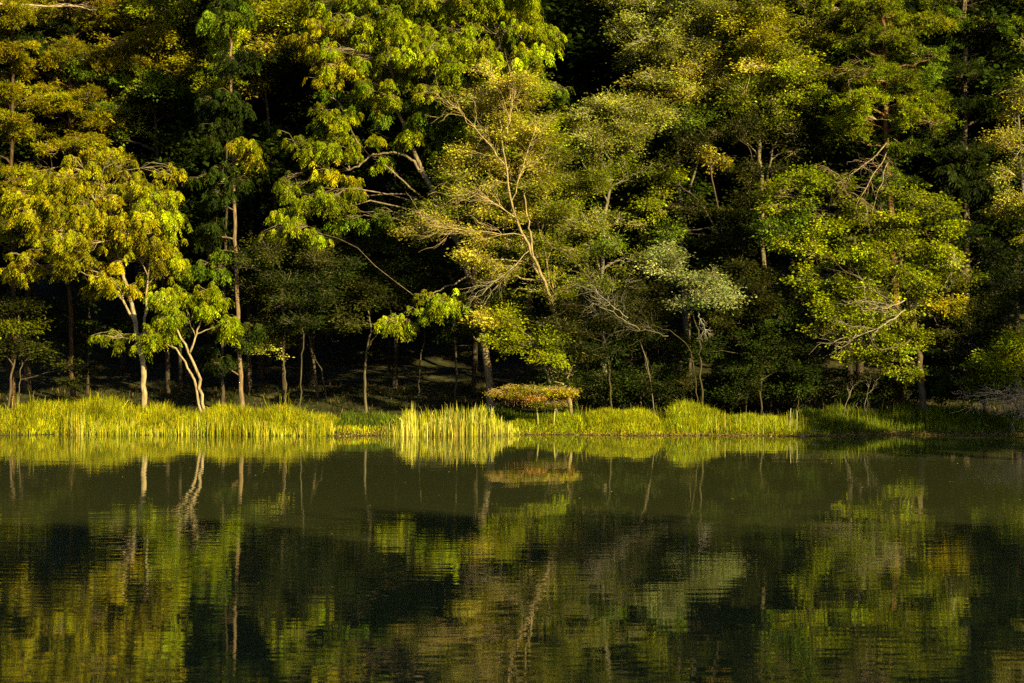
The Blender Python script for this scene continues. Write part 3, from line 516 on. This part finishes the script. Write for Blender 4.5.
tree('small_tree', 'dark scrubby tree at the left edge beneath the golden crown', 'tree', 85, 'broad',
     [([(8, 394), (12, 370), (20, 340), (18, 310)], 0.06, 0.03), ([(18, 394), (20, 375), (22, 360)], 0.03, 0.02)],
     [(18, 335, 20, 10, OLIVE, .7), (5, 355, 18, 10, SHADE_OLIVE, .8), (30, 355, 14, 9, SHADE_OLIVE, .6), (20, 312, 22, 10, SHADE_OLIVE, .8), (-20, 330, 22, 20, SHADE_OLIVE), (78, 372, 14, 6, SHADE_OLIVE, .5)], bark=(.08, .06, .04), seed=36)
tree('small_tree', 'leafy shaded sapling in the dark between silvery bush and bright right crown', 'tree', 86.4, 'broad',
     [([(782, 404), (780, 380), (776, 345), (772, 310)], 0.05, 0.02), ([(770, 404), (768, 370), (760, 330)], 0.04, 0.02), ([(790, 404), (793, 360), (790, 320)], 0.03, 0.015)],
     [(780, 345, 26, 14, SHADE_GREEN), (755, 355, 24, 14, SHADE_GREEN), (775, 385, 26, 10, SHADE_GREEN), (740, 390, 22, 8, SHADE_GREEN), (815, 385, 22, 8, SHADE_GREEN), (720, 340, 20, 14, SHADE_GREEN), (750, 300, 24, 14, SHADE_OLIVE), (730, 270, 20, 12, SHADE_OLIVE), (700, 350, 20, 12, SHADE_GREEN, 1, 1), (765, 312, 20, 10, SHADE_OLIVE, .7), (795, 335, 14, 10, SHADE_GREEN, .8), (740, 335, 16, 9, SHADE_OLIVE, .5), (800, 365, 14, 8, SHADE_OLIVE, .6), (735, 370, 12, 6, GREEN, .5), (775, 285, 20, 9, SHADE_OLIVE, .7)], bark=(.07, .055, .03), seed=37, leafk=.85)
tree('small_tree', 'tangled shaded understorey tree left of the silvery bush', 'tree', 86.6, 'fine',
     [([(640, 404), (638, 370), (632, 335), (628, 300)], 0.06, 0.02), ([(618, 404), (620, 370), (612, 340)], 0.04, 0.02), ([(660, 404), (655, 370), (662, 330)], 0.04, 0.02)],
     [(610, 345, 26, 14, SHADE_GREEN), (640, 370, 26, 12, SHADE_GREEN), (600, 385, 26, 10, SHADE_GREEN), (665, 375, 20, 12, SHADE_GREEN), (680, 390, 20, 8, SHADE_GREEN), (580, 330, 20, 14, SHADE_GREEN), (650, 310, 22, 14, SHADE_OLIVE), (640, 290, 22, 12, SHADE_OLIVE), (570, 380, 16, 10, SHADE_GREEN), (630, 320, 22, 12, SHADE_OLIVE, .8), (600, 330, 20, 12, SHADE_OLIVE, .7), (650, 345, 20, 10, SHADE_OLIVE, .7), (580, 355, 18, 9, SHADE_OLIVE, .7), (615, 370, 20, 8, SHADE_OLIVE, .6), (580, 300, 20, 14, OLIVE, .7), (670, 350, 16, 9, OLIVE, .5)], bark=(.07, .055, .03), twig=(.13, .10, .06), seed=38, leafk=1.1)
tree('small_tree', 'shade-darkened green undergrowth tree beneath the twiggy centre tree', 'tree', 87, 'fine',
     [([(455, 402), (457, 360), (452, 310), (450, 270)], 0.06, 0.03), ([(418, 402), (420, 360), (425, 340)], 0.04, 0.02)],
     [(465, 300, 26, 12, SHADE_GREEN), (430, 290, 22, 10, SHADE_GREEN), (505, 335, 20, 10, SHADE_GREEN), (400, 285, 24, 12, SHADE_GREEN), (390, 250, 22, 12, SHADE_GREEN), (440, 270, 26, 12, SHADE_GREEN), (475, 262, 24, 12, SHADE_GREEN), (410, 262, 24, 12, SHADE_GREEN, .8), (500, 305, 22, 9, OLIVE, .7), (455, 330, 18, 8, SHADE_GREEN, .5)], bark=(.06, .05, .03), seed=39, leafk=1.2)

tree('small_tree', 'shade-dulled olive tree hanging low in front of the trunks left of the silvery bush', 'tree', 81.9, 'fine',
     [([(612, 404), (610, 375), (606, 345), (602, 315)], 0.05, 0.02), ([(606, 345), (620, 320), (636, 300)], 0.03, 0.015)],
     [(595, 300, 20, 12, SHADE_OLIVE), (570, 312, 18, 12, SHADE_OLIVE), (615, 325, 22, 11, SHADE_OLIVE), (590, 335, 22, 11, SHADE_OLIVE), (640, 310, 18, 11, SHADE_OLIVE), (575, 355, 16, 10, SHADE_GREEN), (640, 338, 18, 10, SHADE_GREEN), (612, 352, 18, 9, SHADE_GREEN), (596, 285, 16, 9, OLIVE, .7), (562, 335, 12, 14, SHADE_OLIVE)], bark=(.05, .04, .02), twig=(.10, .08, .05), seed=40, leafk=1.0)  # added in front to shade the trunks behind; leaves carry shade tones too
tree('small_tree', 'shade-dulled olive tree hanging low between the silvery bush and the bright right crown', 'tree', 82.2, 'broad',
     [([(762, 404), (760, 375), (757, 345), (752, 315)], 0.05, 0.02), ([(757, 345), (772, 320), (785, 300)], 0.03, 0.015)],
     [(735, 372, 16, 9, SHADE_GREEN), (765, 368, 16, 9, SHADE_GREEN), (795, 375, 14, 8, SHADE_GREEN), (705, 352, 14, 10, SHADE_GREEN), (745, 320, 20, 12, SHADE_OLIVE), (770, 305, 20, 12, SHADE_OLIVE), (790, 320, 16, 12, SHADE_GREEN), (760, 340, 22, 11, SHADE_GREEN), (735, 345, 18, 10, SHADE_GREEN), (785, 350, 18, 10, SHADE_GREEN), (720, 325, 14, 10, SHADE_OLIVE), (755, 290, 18, 10, SHADE_OLIVE), (800, 300, 12, 10, SHADE_OLIVE), (740, 275, 16, 10, SHADE_OLIVE)], bark=(.05, .04, .02), twig=(.10, .08, .05), seed=41, leafk=.85)  # also added to shade the stems behind, with shade in its leaf tints
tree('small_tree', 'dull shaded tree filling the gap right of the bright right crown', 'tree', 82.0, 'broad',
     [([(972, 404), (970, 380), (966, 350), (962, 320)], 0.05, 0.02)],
     [(955, 325, 18, 12, SHADE_OLIVE), (978, 315, 18, 12, SHADE_OLIVE), (965, 345, 20, 11, SHADE_OLIVE), (990, 340, 18, 12, SHADE_OLIVE), (945, 355, 16, 9, SHADE_GREEN), (975, 365, 20, 9, SHADE_GREEN), (1000, 315, 16, 12, SHADE_OLIVE), (950, 378, 18, 7, SHADE_GREEN), (990, 290, 16, 12, SHADE_GREEN)], bark=(.05, .04, .02), twig=(.12, .1, .06), seed=42, leafk=.85)
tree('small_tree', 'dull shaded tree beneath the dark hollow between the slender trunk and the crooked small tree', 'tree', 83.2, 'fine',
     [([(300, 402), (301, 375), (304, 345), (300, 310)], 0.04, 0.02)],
     [(300, 300, 20, 12, SHADE_GREEN), (275, 285, 18, 11, SHADE_GREEN), (325, 290, 20, 11, SHADE_GREEN), (300, 325, 20, 8, SHADE_GREEN, .7), (265, 265, 14, 10, SHADE_OLIVE), (345, 275, 18, 10, SHADE_GREEN), (320, 262, 18, 10, SHADE_OLIVE)], bark=(.06, .05, .03), twig=(.12, .1, .06), seed=43)
# bushes under the trees, shade put into their leaf colours
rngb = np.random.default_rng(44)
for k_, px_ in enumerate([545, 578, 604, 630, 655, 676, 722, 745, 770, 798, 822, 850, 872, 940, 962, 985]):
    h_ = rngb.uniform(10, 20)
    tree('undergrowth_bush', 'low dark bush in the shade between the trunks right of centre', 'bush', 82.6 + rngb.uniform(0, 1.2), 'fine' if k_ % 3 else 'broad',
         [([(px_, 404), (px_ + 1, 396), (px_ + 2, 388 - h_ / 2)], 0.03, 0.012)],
         [(px_, 388 - h_ * .4, 12, 8, SHADE_GREEN), (px_ - 9, 392, 9, 7, SHADE_GREEN), (px_ + 9, 390, 9, 7, SHADE_OLIVE, .6)], bark=(.05, .04, .02), twig=(.12, .10, .06), seed=300 + k_, group='dark bushes under the trees', leafk=.9)

# ------------------------------------------------------------------ forest behind, shared meshes copied, its shade put into dark tints
def generic(name, kind, H, seed, bark, tint, r0, low=0.25, leafk=1.5, wid=0.24):
    rng = np.random.default_rng(seed)
    root = empty(name, (0, 0, 0), '', 'tree')
    tg, bg_, lg, tw = Geo(), Geo(), Geo(), Geo()
    k = np.linspace(0, 1, 14)
    p = np.stack([np.sin(k * 3 + seed) * 0.4 * k, np.cos(k * 2.2 + seed) * 0.4 * k, k * H - 0.3 * (k == 0)], 1)
    r = r0 * (1 - 0.85 * k); r[0] *= 1.4
    tubes(tg, p[None], r[None], 8, bark)
    L = []
    n = 12
    for i in range(n):
        h = low + (1 - low) * (i + .5) / n
        a = i * 2.4 + rng.uniform(-.5, .5); w = H * wid * (1.15 - 0.75 * abs(h - 0.5) * 1.6) * 0.6
        if kind == 'needle': w = H * wid * (1.1 - h) * 0.8
        c = np.array([math.cos(a) * w * .8, math.sin(a) * w * .8, h * H])
        rx = H * 0.10 * rng.uniform(.8, 1.25)
        L.append((c, np.array([rx, rx, rx * (.45 if kind == 'needle' else .6)]), np.asarray(tint) * rng.uniform(.8, 1.2), 0.35))
    crown(rng, kind, L, p, r, lg, tw, bg_, bark, np.asarray(bark), leafk)
    tg.build('trunk', M_BARK, root, True); bg_.build('limb', M_BARK, root, True)
    lg.build('crown', MATS[kind], root)
    return root

protos = [generic('background_tree', 'broad', 20, 101, SHADE_BARK, SHADE_GREEN, .15, .2), generic('background_tree', 'big', 23, 102, SHADE_BARK, SHADE_GREEN, .17, .24),
          generic('background_pine', 'needle', 24, 103, BROWN, SHADE_GREEN, .17, .25, 1.9, .2), generic('background_tree', 'pin', 18, 104, BROWN, SHADE_GREEN, .12, .25, 1.6),
          generic('background_tree', 'broad', 15, 105, SHADE_BARK, SHADE_GREEN, .09, .15, 1.4)]
used = set()
def plant(pi, x, y, s, rz, label, group):
    src = protos[pi]
    if pi not in used: o = src; used.add(pi)
    else:
        o = src.copy(); scene.collection.objects.link(o)
        for ch in list(src.children):
            c = ch.copy(); scene.collection.objects.link(c); c.parent = o
    o.location = (float(x), float(y), float(ground_z(x, y))); o.rotation_euler = (0, 0, float(rz)); o.scale = (s, s, s)
    tag(o, label, 'tree', group)
    return o
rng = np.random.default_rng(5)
BL = ['dark broad-leaved tree standing in the shade of the forest behind', 'tall shade-darkened green tree in the forest behind', 'tall dark pine in the shaded forest behind', 'loose-leaved green tree in the shaded forest behind', 'small dark tree deep in the shaded forest']
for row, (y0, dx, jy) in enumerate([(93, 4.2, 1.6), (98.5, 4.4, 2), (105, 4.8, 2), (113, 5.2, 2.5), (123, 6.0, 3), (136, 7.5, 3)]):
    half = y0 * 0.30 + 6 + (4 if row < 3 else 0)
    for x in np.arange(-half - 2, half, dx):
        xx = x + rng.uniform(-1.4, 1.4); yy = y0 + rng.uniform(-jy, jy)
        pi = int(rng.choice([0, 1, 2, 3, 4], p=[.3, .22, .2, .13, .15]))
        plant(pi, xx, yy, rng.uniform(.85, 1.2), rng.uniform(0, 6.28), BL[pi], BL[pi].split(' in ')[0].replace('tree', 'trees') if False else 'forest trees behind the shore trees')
# right bank and its trees, just outside the frame, which shade the right end of the grass
for (x, y, s, pi) in [(33.5, 65, .46, 0), (36.5, 61, .56, 0), (33.0, 57, .64, 0), (37, 53, .72, 0), (32.5, 52.5, .62, 0), (35, 48, .72, 0), (40, 57, .74, 0), (32.5, 46.5, .66, 0), (45, 58, .8, 1), (30.8, 61, .5, 4)]:
    plant(pi, x, y, s, x * 1.7, 'tree on the right bank beyond the edge of the view', 'trees on the right bank')
# the wood behind the photographer shades the near water
for i, x in enumerate(np.arange(13, 76, 4.4)):
    for yy, s in ((-9, 1.03), (-14, 1.14)):
        plant([0, 1, 0, 1, 2][(i + int(-yy)) % 5], x + rng.uniform(-1, 1), yy + rng.uniform(-1.5, 1.5), s * rng.uniform(.94, 1.05), rng.uniform(0, 6.28), 'tall tree on the near bank behind the viewpoint', 'trees on the near bank')

# ------------------------------------------------------------------ grass and reeds
def blades(geo, rng, x, y, h, w, tint, lean=0.25, bright=.22, hue=.12):
    n = len(x)
    z = np.maximum(ground_z(x, y), -0.25)
    b = np.stack([x, y, z - 0.03], 1)
    a = rng.uniform(0, 2 * math.pi, n)
    s = np.stack([np.cos(a), np.sin(a) * .6, np.zeros(n)], 1) * (w[:, None] * 0.5)
    la = rng.uniform(0, 2 * math.pi, n); lm = np.abs(rng.normal(0, lean, n)) * h
    ld = np.stack([np.cos(la) * lm, np.sin(la) * lm, np.zeros(n)], 1)
    up = np.array([0, 0, 1.0])
    m1 = b + up * (h * 0.5)[:, None] + ld * 0.25; m2 = b + up * (h * 0.83 )[:, None] + ld * 0.65; tp = b + up * (h * (1 - 0.35 * np.minimum(1, lm / h)))[:, None] + ld * 1.15
    v = np.stack([b - s, b + s, m1 - s * .9, m1 + s * .9, m2 - s * .55, m2 + s * .55, tp - s * .06, tp + s * .06], 1)
    i = np.arange(n)[:, None] * 8
    q = np.stack([i + np.array([[0, 1, 3, 2]]), i + np.array([[2, 3, 5, 4]]), i + np.array([[4, 5, 7, 6]])], 1).reshape(-1, 4)
    geo.add(v, q, np.repeat(jitter(rng, tint, n, bright, hue), 3, axis=0))

def nz(x, f, ph):
    return 0.5 + 0.28 * np.sin(x * f + ph) + 0.22 * np.sin(x * f * 2.33 + ph * 1.7) 

def bed(name, label, px0, px1, n, d0, d1, h0, h1, w, tints, seed, lean=.25, soft=12, edge=None, cat='grass', gap=None):
    rng = np.random.default_rng(seed)
    px = rng.uniform(px0, px1, n)
    tt = rng.uniform(0, 1, n) ** 1.1
    x = (px - 512) / F * 79.5
    y = shore_y(x) + d0 + (d1 - d0) * tt
    # clumps
    cx = np.round(x / 0.45 + rng.normal(0, .25, n)) * 0.45; x = x * .8 + cx * .2
    hh = (h0 + (h1 - h0) * nz(x, 0.9, seed)) * (1.0 if lean < .16 else 0.35 + 0.7 * np.minimum(1, tt * 1.8))
    tuft = 0.86 + 0.28 * nz(np.round(x / .45) * 7.3 + np.round(y / .5) * 3.1, 1.0, seed)
    big = 0.8 + 0.4 * nz(x, 0.42, seed * 1.3) ; h = hh * tuft * big * (0.45 + 0.65 * rng.uniform(0, 1, n) ** .7)
    fade = np.clip(np.minimum(px - px0, px1 - px) / soft, 0.15, 1)
    h = h * fade ** .6
    if gap is not None:
        k = gap(px, rng); x, y, h, px = x[k], y[k], h[k], px[k]
    T = np.array([t_[0] for t_ in tints]); pr = np.array([t_[1] for t_ in tints]); pr = pr / pr.sum()
    ci = rng.choice(len(T), len(x), p=pr)
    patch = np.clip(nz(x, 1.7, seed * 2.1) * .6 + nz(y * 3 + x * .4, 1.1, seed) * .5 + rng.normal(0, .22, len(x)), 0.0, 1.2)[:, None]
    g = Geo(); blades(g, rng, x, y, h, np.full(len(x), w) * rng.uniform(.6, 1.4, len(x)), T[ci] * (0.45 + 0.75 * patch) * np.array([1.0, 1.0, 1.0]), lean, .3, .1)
    o = g.build(name, M_GRASS); tag(o, label, cat, None, 'stuff')
    return o
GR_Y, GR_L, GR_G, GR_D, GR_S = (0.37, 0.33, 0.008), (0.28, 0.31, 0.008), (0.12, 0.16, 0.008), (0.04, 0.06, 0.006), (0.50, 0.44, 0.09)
bed('tall_grass', 'sunlit golden tall grass along the left bank', -220, 336, 45000, 0.0, 3.8, 0.6, 1.3, .021, [(GR_Y, 5), (GR_L, 4), (GR_G, 1.8), (GR_D, .6), ((.2, .12, .01), .5)], 51, .42)
bed('tall_grass', 'bright upright grass stems at the water edge on the left', 60, 338, 1800, -0.35, 0.5, 0.4, 1.15, .02, [(GR_Y, 4), (GR_S, 2), (GR_L, 2), (GR_G, 2)], 52, .14)
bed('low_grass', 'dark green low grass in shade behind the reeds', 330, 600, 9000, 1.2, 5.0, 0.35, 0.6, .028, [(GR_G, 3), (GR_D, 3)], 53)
bed('low_grass', 'short yellow grass along the water between the grass beds', 330, 800, 7000, -0.05, 0.9, 0.16, 0.34, .025, [(GR_Y, 3), (GR_L, 3), (GR_G, 2), (RUST, 1)], 54)
bed('reed_bed', 'pale upright reeds standing in the water at the centre', 382, 520, 1500, -0.6, 0.7, 0.7, 1.3, .028, [(GR_S, 5), (GR_L, 2), (GR_Y, 2), (GR_G, 2)], 55, .10, soft=26, cat='reeds')
bed('tall_grass', 'arching sunlit grass mound right of the rusty bush', 580, 672, 12000, 0.1, 2.6, 0.75, 1.2, .021, [(GR_L, 5), (GR_Y, 3), (GR_G, 2)], 56, .4, soft=30)
bed('tall_grass', 'sunlit green and yellow grass right of centre', 655, 815, 17000, 0.1, 3.0, 0.5, 1.0, .021, [(GR_G, 4), (GR_L, 4), (GR_Y, 2)], 57, .33, soft=20)
bed('tall_grass', 'thin upright stalks in the right of centre grass', 700, 802, 70, -0.3, 1.0, 0.9, 1.4, .016, [(GR_S, 2), (GR_G, 2)], 58, .05, soft=4)
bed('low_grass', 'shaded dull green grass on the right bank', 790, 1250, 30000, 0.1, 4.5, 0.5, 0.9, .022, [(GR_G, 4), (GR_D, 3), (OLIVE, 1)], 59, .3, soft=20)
bed('ground_cover', 'sparse low ferny undergrowth on the forest floor', -200, 1200, 16000, 4.0, 16, 0.15, 0.4, .05, [(SHADE_GREEN, 3), (SHADE_OLIVE, 2), ((.1, .07, .03), 2)], 60, .6, cat='undergrowth')
bed('tall_grass', 'sunlit grass wisps around the feet of the rusty bush', 508, 590, 4500, 0.0, 1.6, 0.45, 0.8, .026, [(GR_L, 3), (GR_G, 3), (GR_Y, 1)], 61, .3)

bed('tall_grass', 'stray taller blades and dead stalks above the bank grass', -200, 335, 1400, 0.6, 3.5, 0.7, 1.5, .02, [(GR_Y, 3), (GR_G, 3), (GR_D, 2), ((.22, .15, .06), 1)], 62, .33)
bed('tall_grass', 'ragged leaning blades and dead stalks rising from the grass right of the rusty bush', 560, 960, 1500, 0.3, 3.2, 0.6, 1.15, .02, [(GR_Y, 3), (GR_G, 4), (GR_D, 2), ((.22, .15, .06), 1)], 63, .4)
# leaf litter at the waterline
rng = np.random.default_rng(70); g = Geo(); n = 9000
px = rng.uniform(330, 1100, n); x = (px - 512) / F * 78.5; y = shore_y(x) + rng.normal(0.0, .16, n)
z = np.maximum(ground_z(x, y), 0.0) + rng.uniform(.005, .05, n)
leaves(g, np.stack([x, y, z], 1), rng.normal(0, 1, (n, 3)) * np.array([1, 1, .3]), rng.normal(0, .6, (n, 3)) + np.array([0, 0, 1]), rng.uniform(.05, .12, n), rng.uniform(.03, .07, n),
       jitter(rng, np.array([(0.26, 0.17, 0.08), (0.2, 0.17, 0.03), (0.12, 0.08, 0.04)])[rng.choice(3, n)], n, .3, .1))
tag(g.build('leaf_litter', M_LEAF), 'tan fallen leaves washed up along the waterline', 'fallen leaves', None, 'stuff')

rng = np.random.default_rng(71); g = Geo(); n = 90
px = rng.uniform(-60, 1080, n); Dw = rng.uniform(28, 76, n); x = (px - 512) / F * Dw
leaves(g, np.stack([x, Dw, np.full(n, .006)], 1), rng.normal(0, 1, (n, 3)) * np.array([1, 1, 0]), np.tile([0.05, 0, 1.0], (n, 1)), rng.uniform(.05, .10, n), rng.uniform(.03, .06, n), jitter(rng, (.30, .24, .08), n, .3, .1))
tag(g.build('floating_leaves', M_LEAF), 'scattered tiny fallen leaves floating on the dark water', 'fallen leaves', None, 'stuff')

# ------------------------------------------------------------------ separate small things
# flat-topped rusty bush on thin green stems
rng = np.random.default_rng(80); D = 79.4
b0 = P(540, 430, D); b0[2] = float(ground_z(b0[0], D))
root = empty('rusty_bush', b0, 'flat-topped rust and yellow bush on thin stems by the reeds', 'bush')
tg, bg_, lg, tw = Geo(), Geo(), Geo(), Geo()
tp = []
for (pa, pb2, pc) in [((538, 432), (538, 418), (535, 400)), ((553, 432), (554, 418), (556, 400))]:
    p, r = resample([P(*pa, D), P(*pb2, D), P(*pc, D)], [.045, .04, .03], 10); tubes(tg, p[None], r[None], 6, (.2, .2, .05)); tp.append(p)
tp = np.concatenate(tp)
L = []
for (px, py, rx, ry, tn) in [(515, 392, 14, 3, GOLD), (538, 397, 16, 7, (.20, .16, .01)), (556, 396, 9, 7, (.26, .15, .01)), (540, 405, 12, 6, OLIVE), (512, 394, 7, 4, (.2, .16, .01)), (535, 391, 18, 2, YGREEN), (552, 393, 12, 2, GOLD), (525, 398, 12, 2, (.22, .12, .02))]:
    s = D / F; L.append((P(px, py, D), np.array([rx * s, .5, ry * s * .5]), tn, 2.6))
crown(rng, 'fine', L, tp, np.full(len(tp), .02), lg, tw, bg_, (.25, .17, .1), (.35, .22, .13), .62, .2)
dr = Geo()
n = 160; p0 = P(540, 400, D) + rng.normal(0, 1, (n, 3)) * np.array([.75, .3, .05]); p1 = p0 + np.stack([rng.normal(0, .12, n), rng.normal(0, .1, n), -rng.uniform(.1, .38, n)], 1)
tubes(dr, curves(rng, p0, p1, 4, .1), np.tile([.008, .007, .005, .003], (n, 1)), 3, (.3, .2, .12))
tg.build('stem', M_BARK, root, True, b0); bg_.build('limb', M_BARK, root, True, b0); tw.build('twig', M_TWIG, root, False, b0); dr.build('hanging_twig', M_TWIG, root, False, b0)
lg.build('crown', M_LEAF, root, False, b0)

def dead(name, label, cat, pts, r0, n, spread, tint, seed, droop=0.0):
    rng = np.random.default_rng(seed)
    o = np.asarray(pts[0]); g = dead_fan(rng, pts, r0, n, spread, tint, droop)
    return tag(g.build(name, M_TWIG, None, False, o), label, cat)
D = 82.3
dead('bare_tree', 'bare white-twigged small tree leaning left from the dark right of centre', 'dead tree', [np.array([P(655, 404, D)[0], D, float(ground_z(P(655, 404, D)[0], D)) - .05]), P(650, 370, D), P(640, 335, D), P(614, 303, D - .6), P(592, 280, D - 1), P(574, 260, D - 1.2)], .032, 5, .4, (.2, .16, .11), 81)
for k_, (a_, b_, c_) in enumerate([((640, 330), (612, 312), (588, 300)), ((628, 318), (605, 300), (590, 285)), ((668, 336), (650, 330), (625, 330))]):
    dead('bare_branch', ['white dead twigs spread left of the leaning bare tree', 'upper fan of white dead twigs on the leaning bare tree', 'low pale twig spray beside the leaning bare tree'][k_], 'branch', [P(*a_, D - 1.2), P(*b_, D - 1.8), P(*c_, D - 2.2)], .022, 9, .7, [(.33, .29, .22), (.4, .35, .27), (.2, .17, .12)][k_], 82 + k_, 0.1)
# brown bare twigs overhanging the water at the right edge: a toppled bush
rng = np.random.default_rng(83); D = 77.2
b0 = np.array([P(1050, 420, D + 1.5)[0], D + 1.5, 0.2]); b0[2] = float(ground_z(b0[0], b0[1]))
root = empty('toppled_bush', b0, 'tangle of bare pinkish-brown twigs hanging over the water at the right edge', 'bush')
for i, (x1, y1) in enumerate([(972, 396), (978, 402), (985, 408), (1000, 414), (1012, 424), (975, 393), (1002, 402), (1020, 412)]):
    st = P(1052, 404 - i, D + 1.3)
    dead_fan(rng, [b0 if i == 0 else st, P((x1 + 1052) / 2, (y1 + 396) / 2 - 5, D + .6), P(x1, y1, D)], .024, 9, .55, (.70, .50, .36), 0, .6).build('branch', M_TWIG, root, False, b0)
# two standing reeds at right of centre and a stick in the water
for px, h, sd in ((790, 1.25, 84), (796, 1.15, 85)):
    rng = np.random.default_rng(sd); x = (px - 512) / F * 78.1; g = Geo()
    c = curves(rng, np.array([x, 78.0, -.3]), np.array([x + .03, 78.05, h]), 8, .01); tubes(g, c, np.linspace(.018, .012, 8)[None], 6, (.4, .38, .25))
    tag(g.build('reed_stalk', M_BARK, None, True, (x, 78.0, -.3)), 'pale thick reed stalk standing in the water right of centre', 'reed', 'pale reed stalks at the end of the grass')
dead('stick', 'small pale forked stick poking out of the water at right', 'stick', [P(800, 438, 76.6), P(806, 434, 76.5), P(813, 430, 76.4)], .025, 4, .7, (.45, .42, .2), 86)
for k_, (px, py, x1, y1) in enumerate([(840, 410, 852, 388), (862, 406, 868, 390), (985, 400, 960, 385)]):
    Dk = 80.5; a = P(px, py, Dk); a[2] = float(ground_z(a[0], Dk))
    dead('bare_stick', ['thin bare stick leaning right on the shaded right bank', 'short bare stick standing on the shaded right bank', 'bare stick leaning left above the shaded grass near the right edge'][k_], 'stick', [a, (a + P(x1, y1, Dk)) / 2, P(x1, y1, Dk)], .025, 4, .4, (.35, .3, .22), 87 + k_)
open("/tmp/faces.txt","w").write(str(sum(len(m_.polygons) for m_ in bpy.data.meshes)))
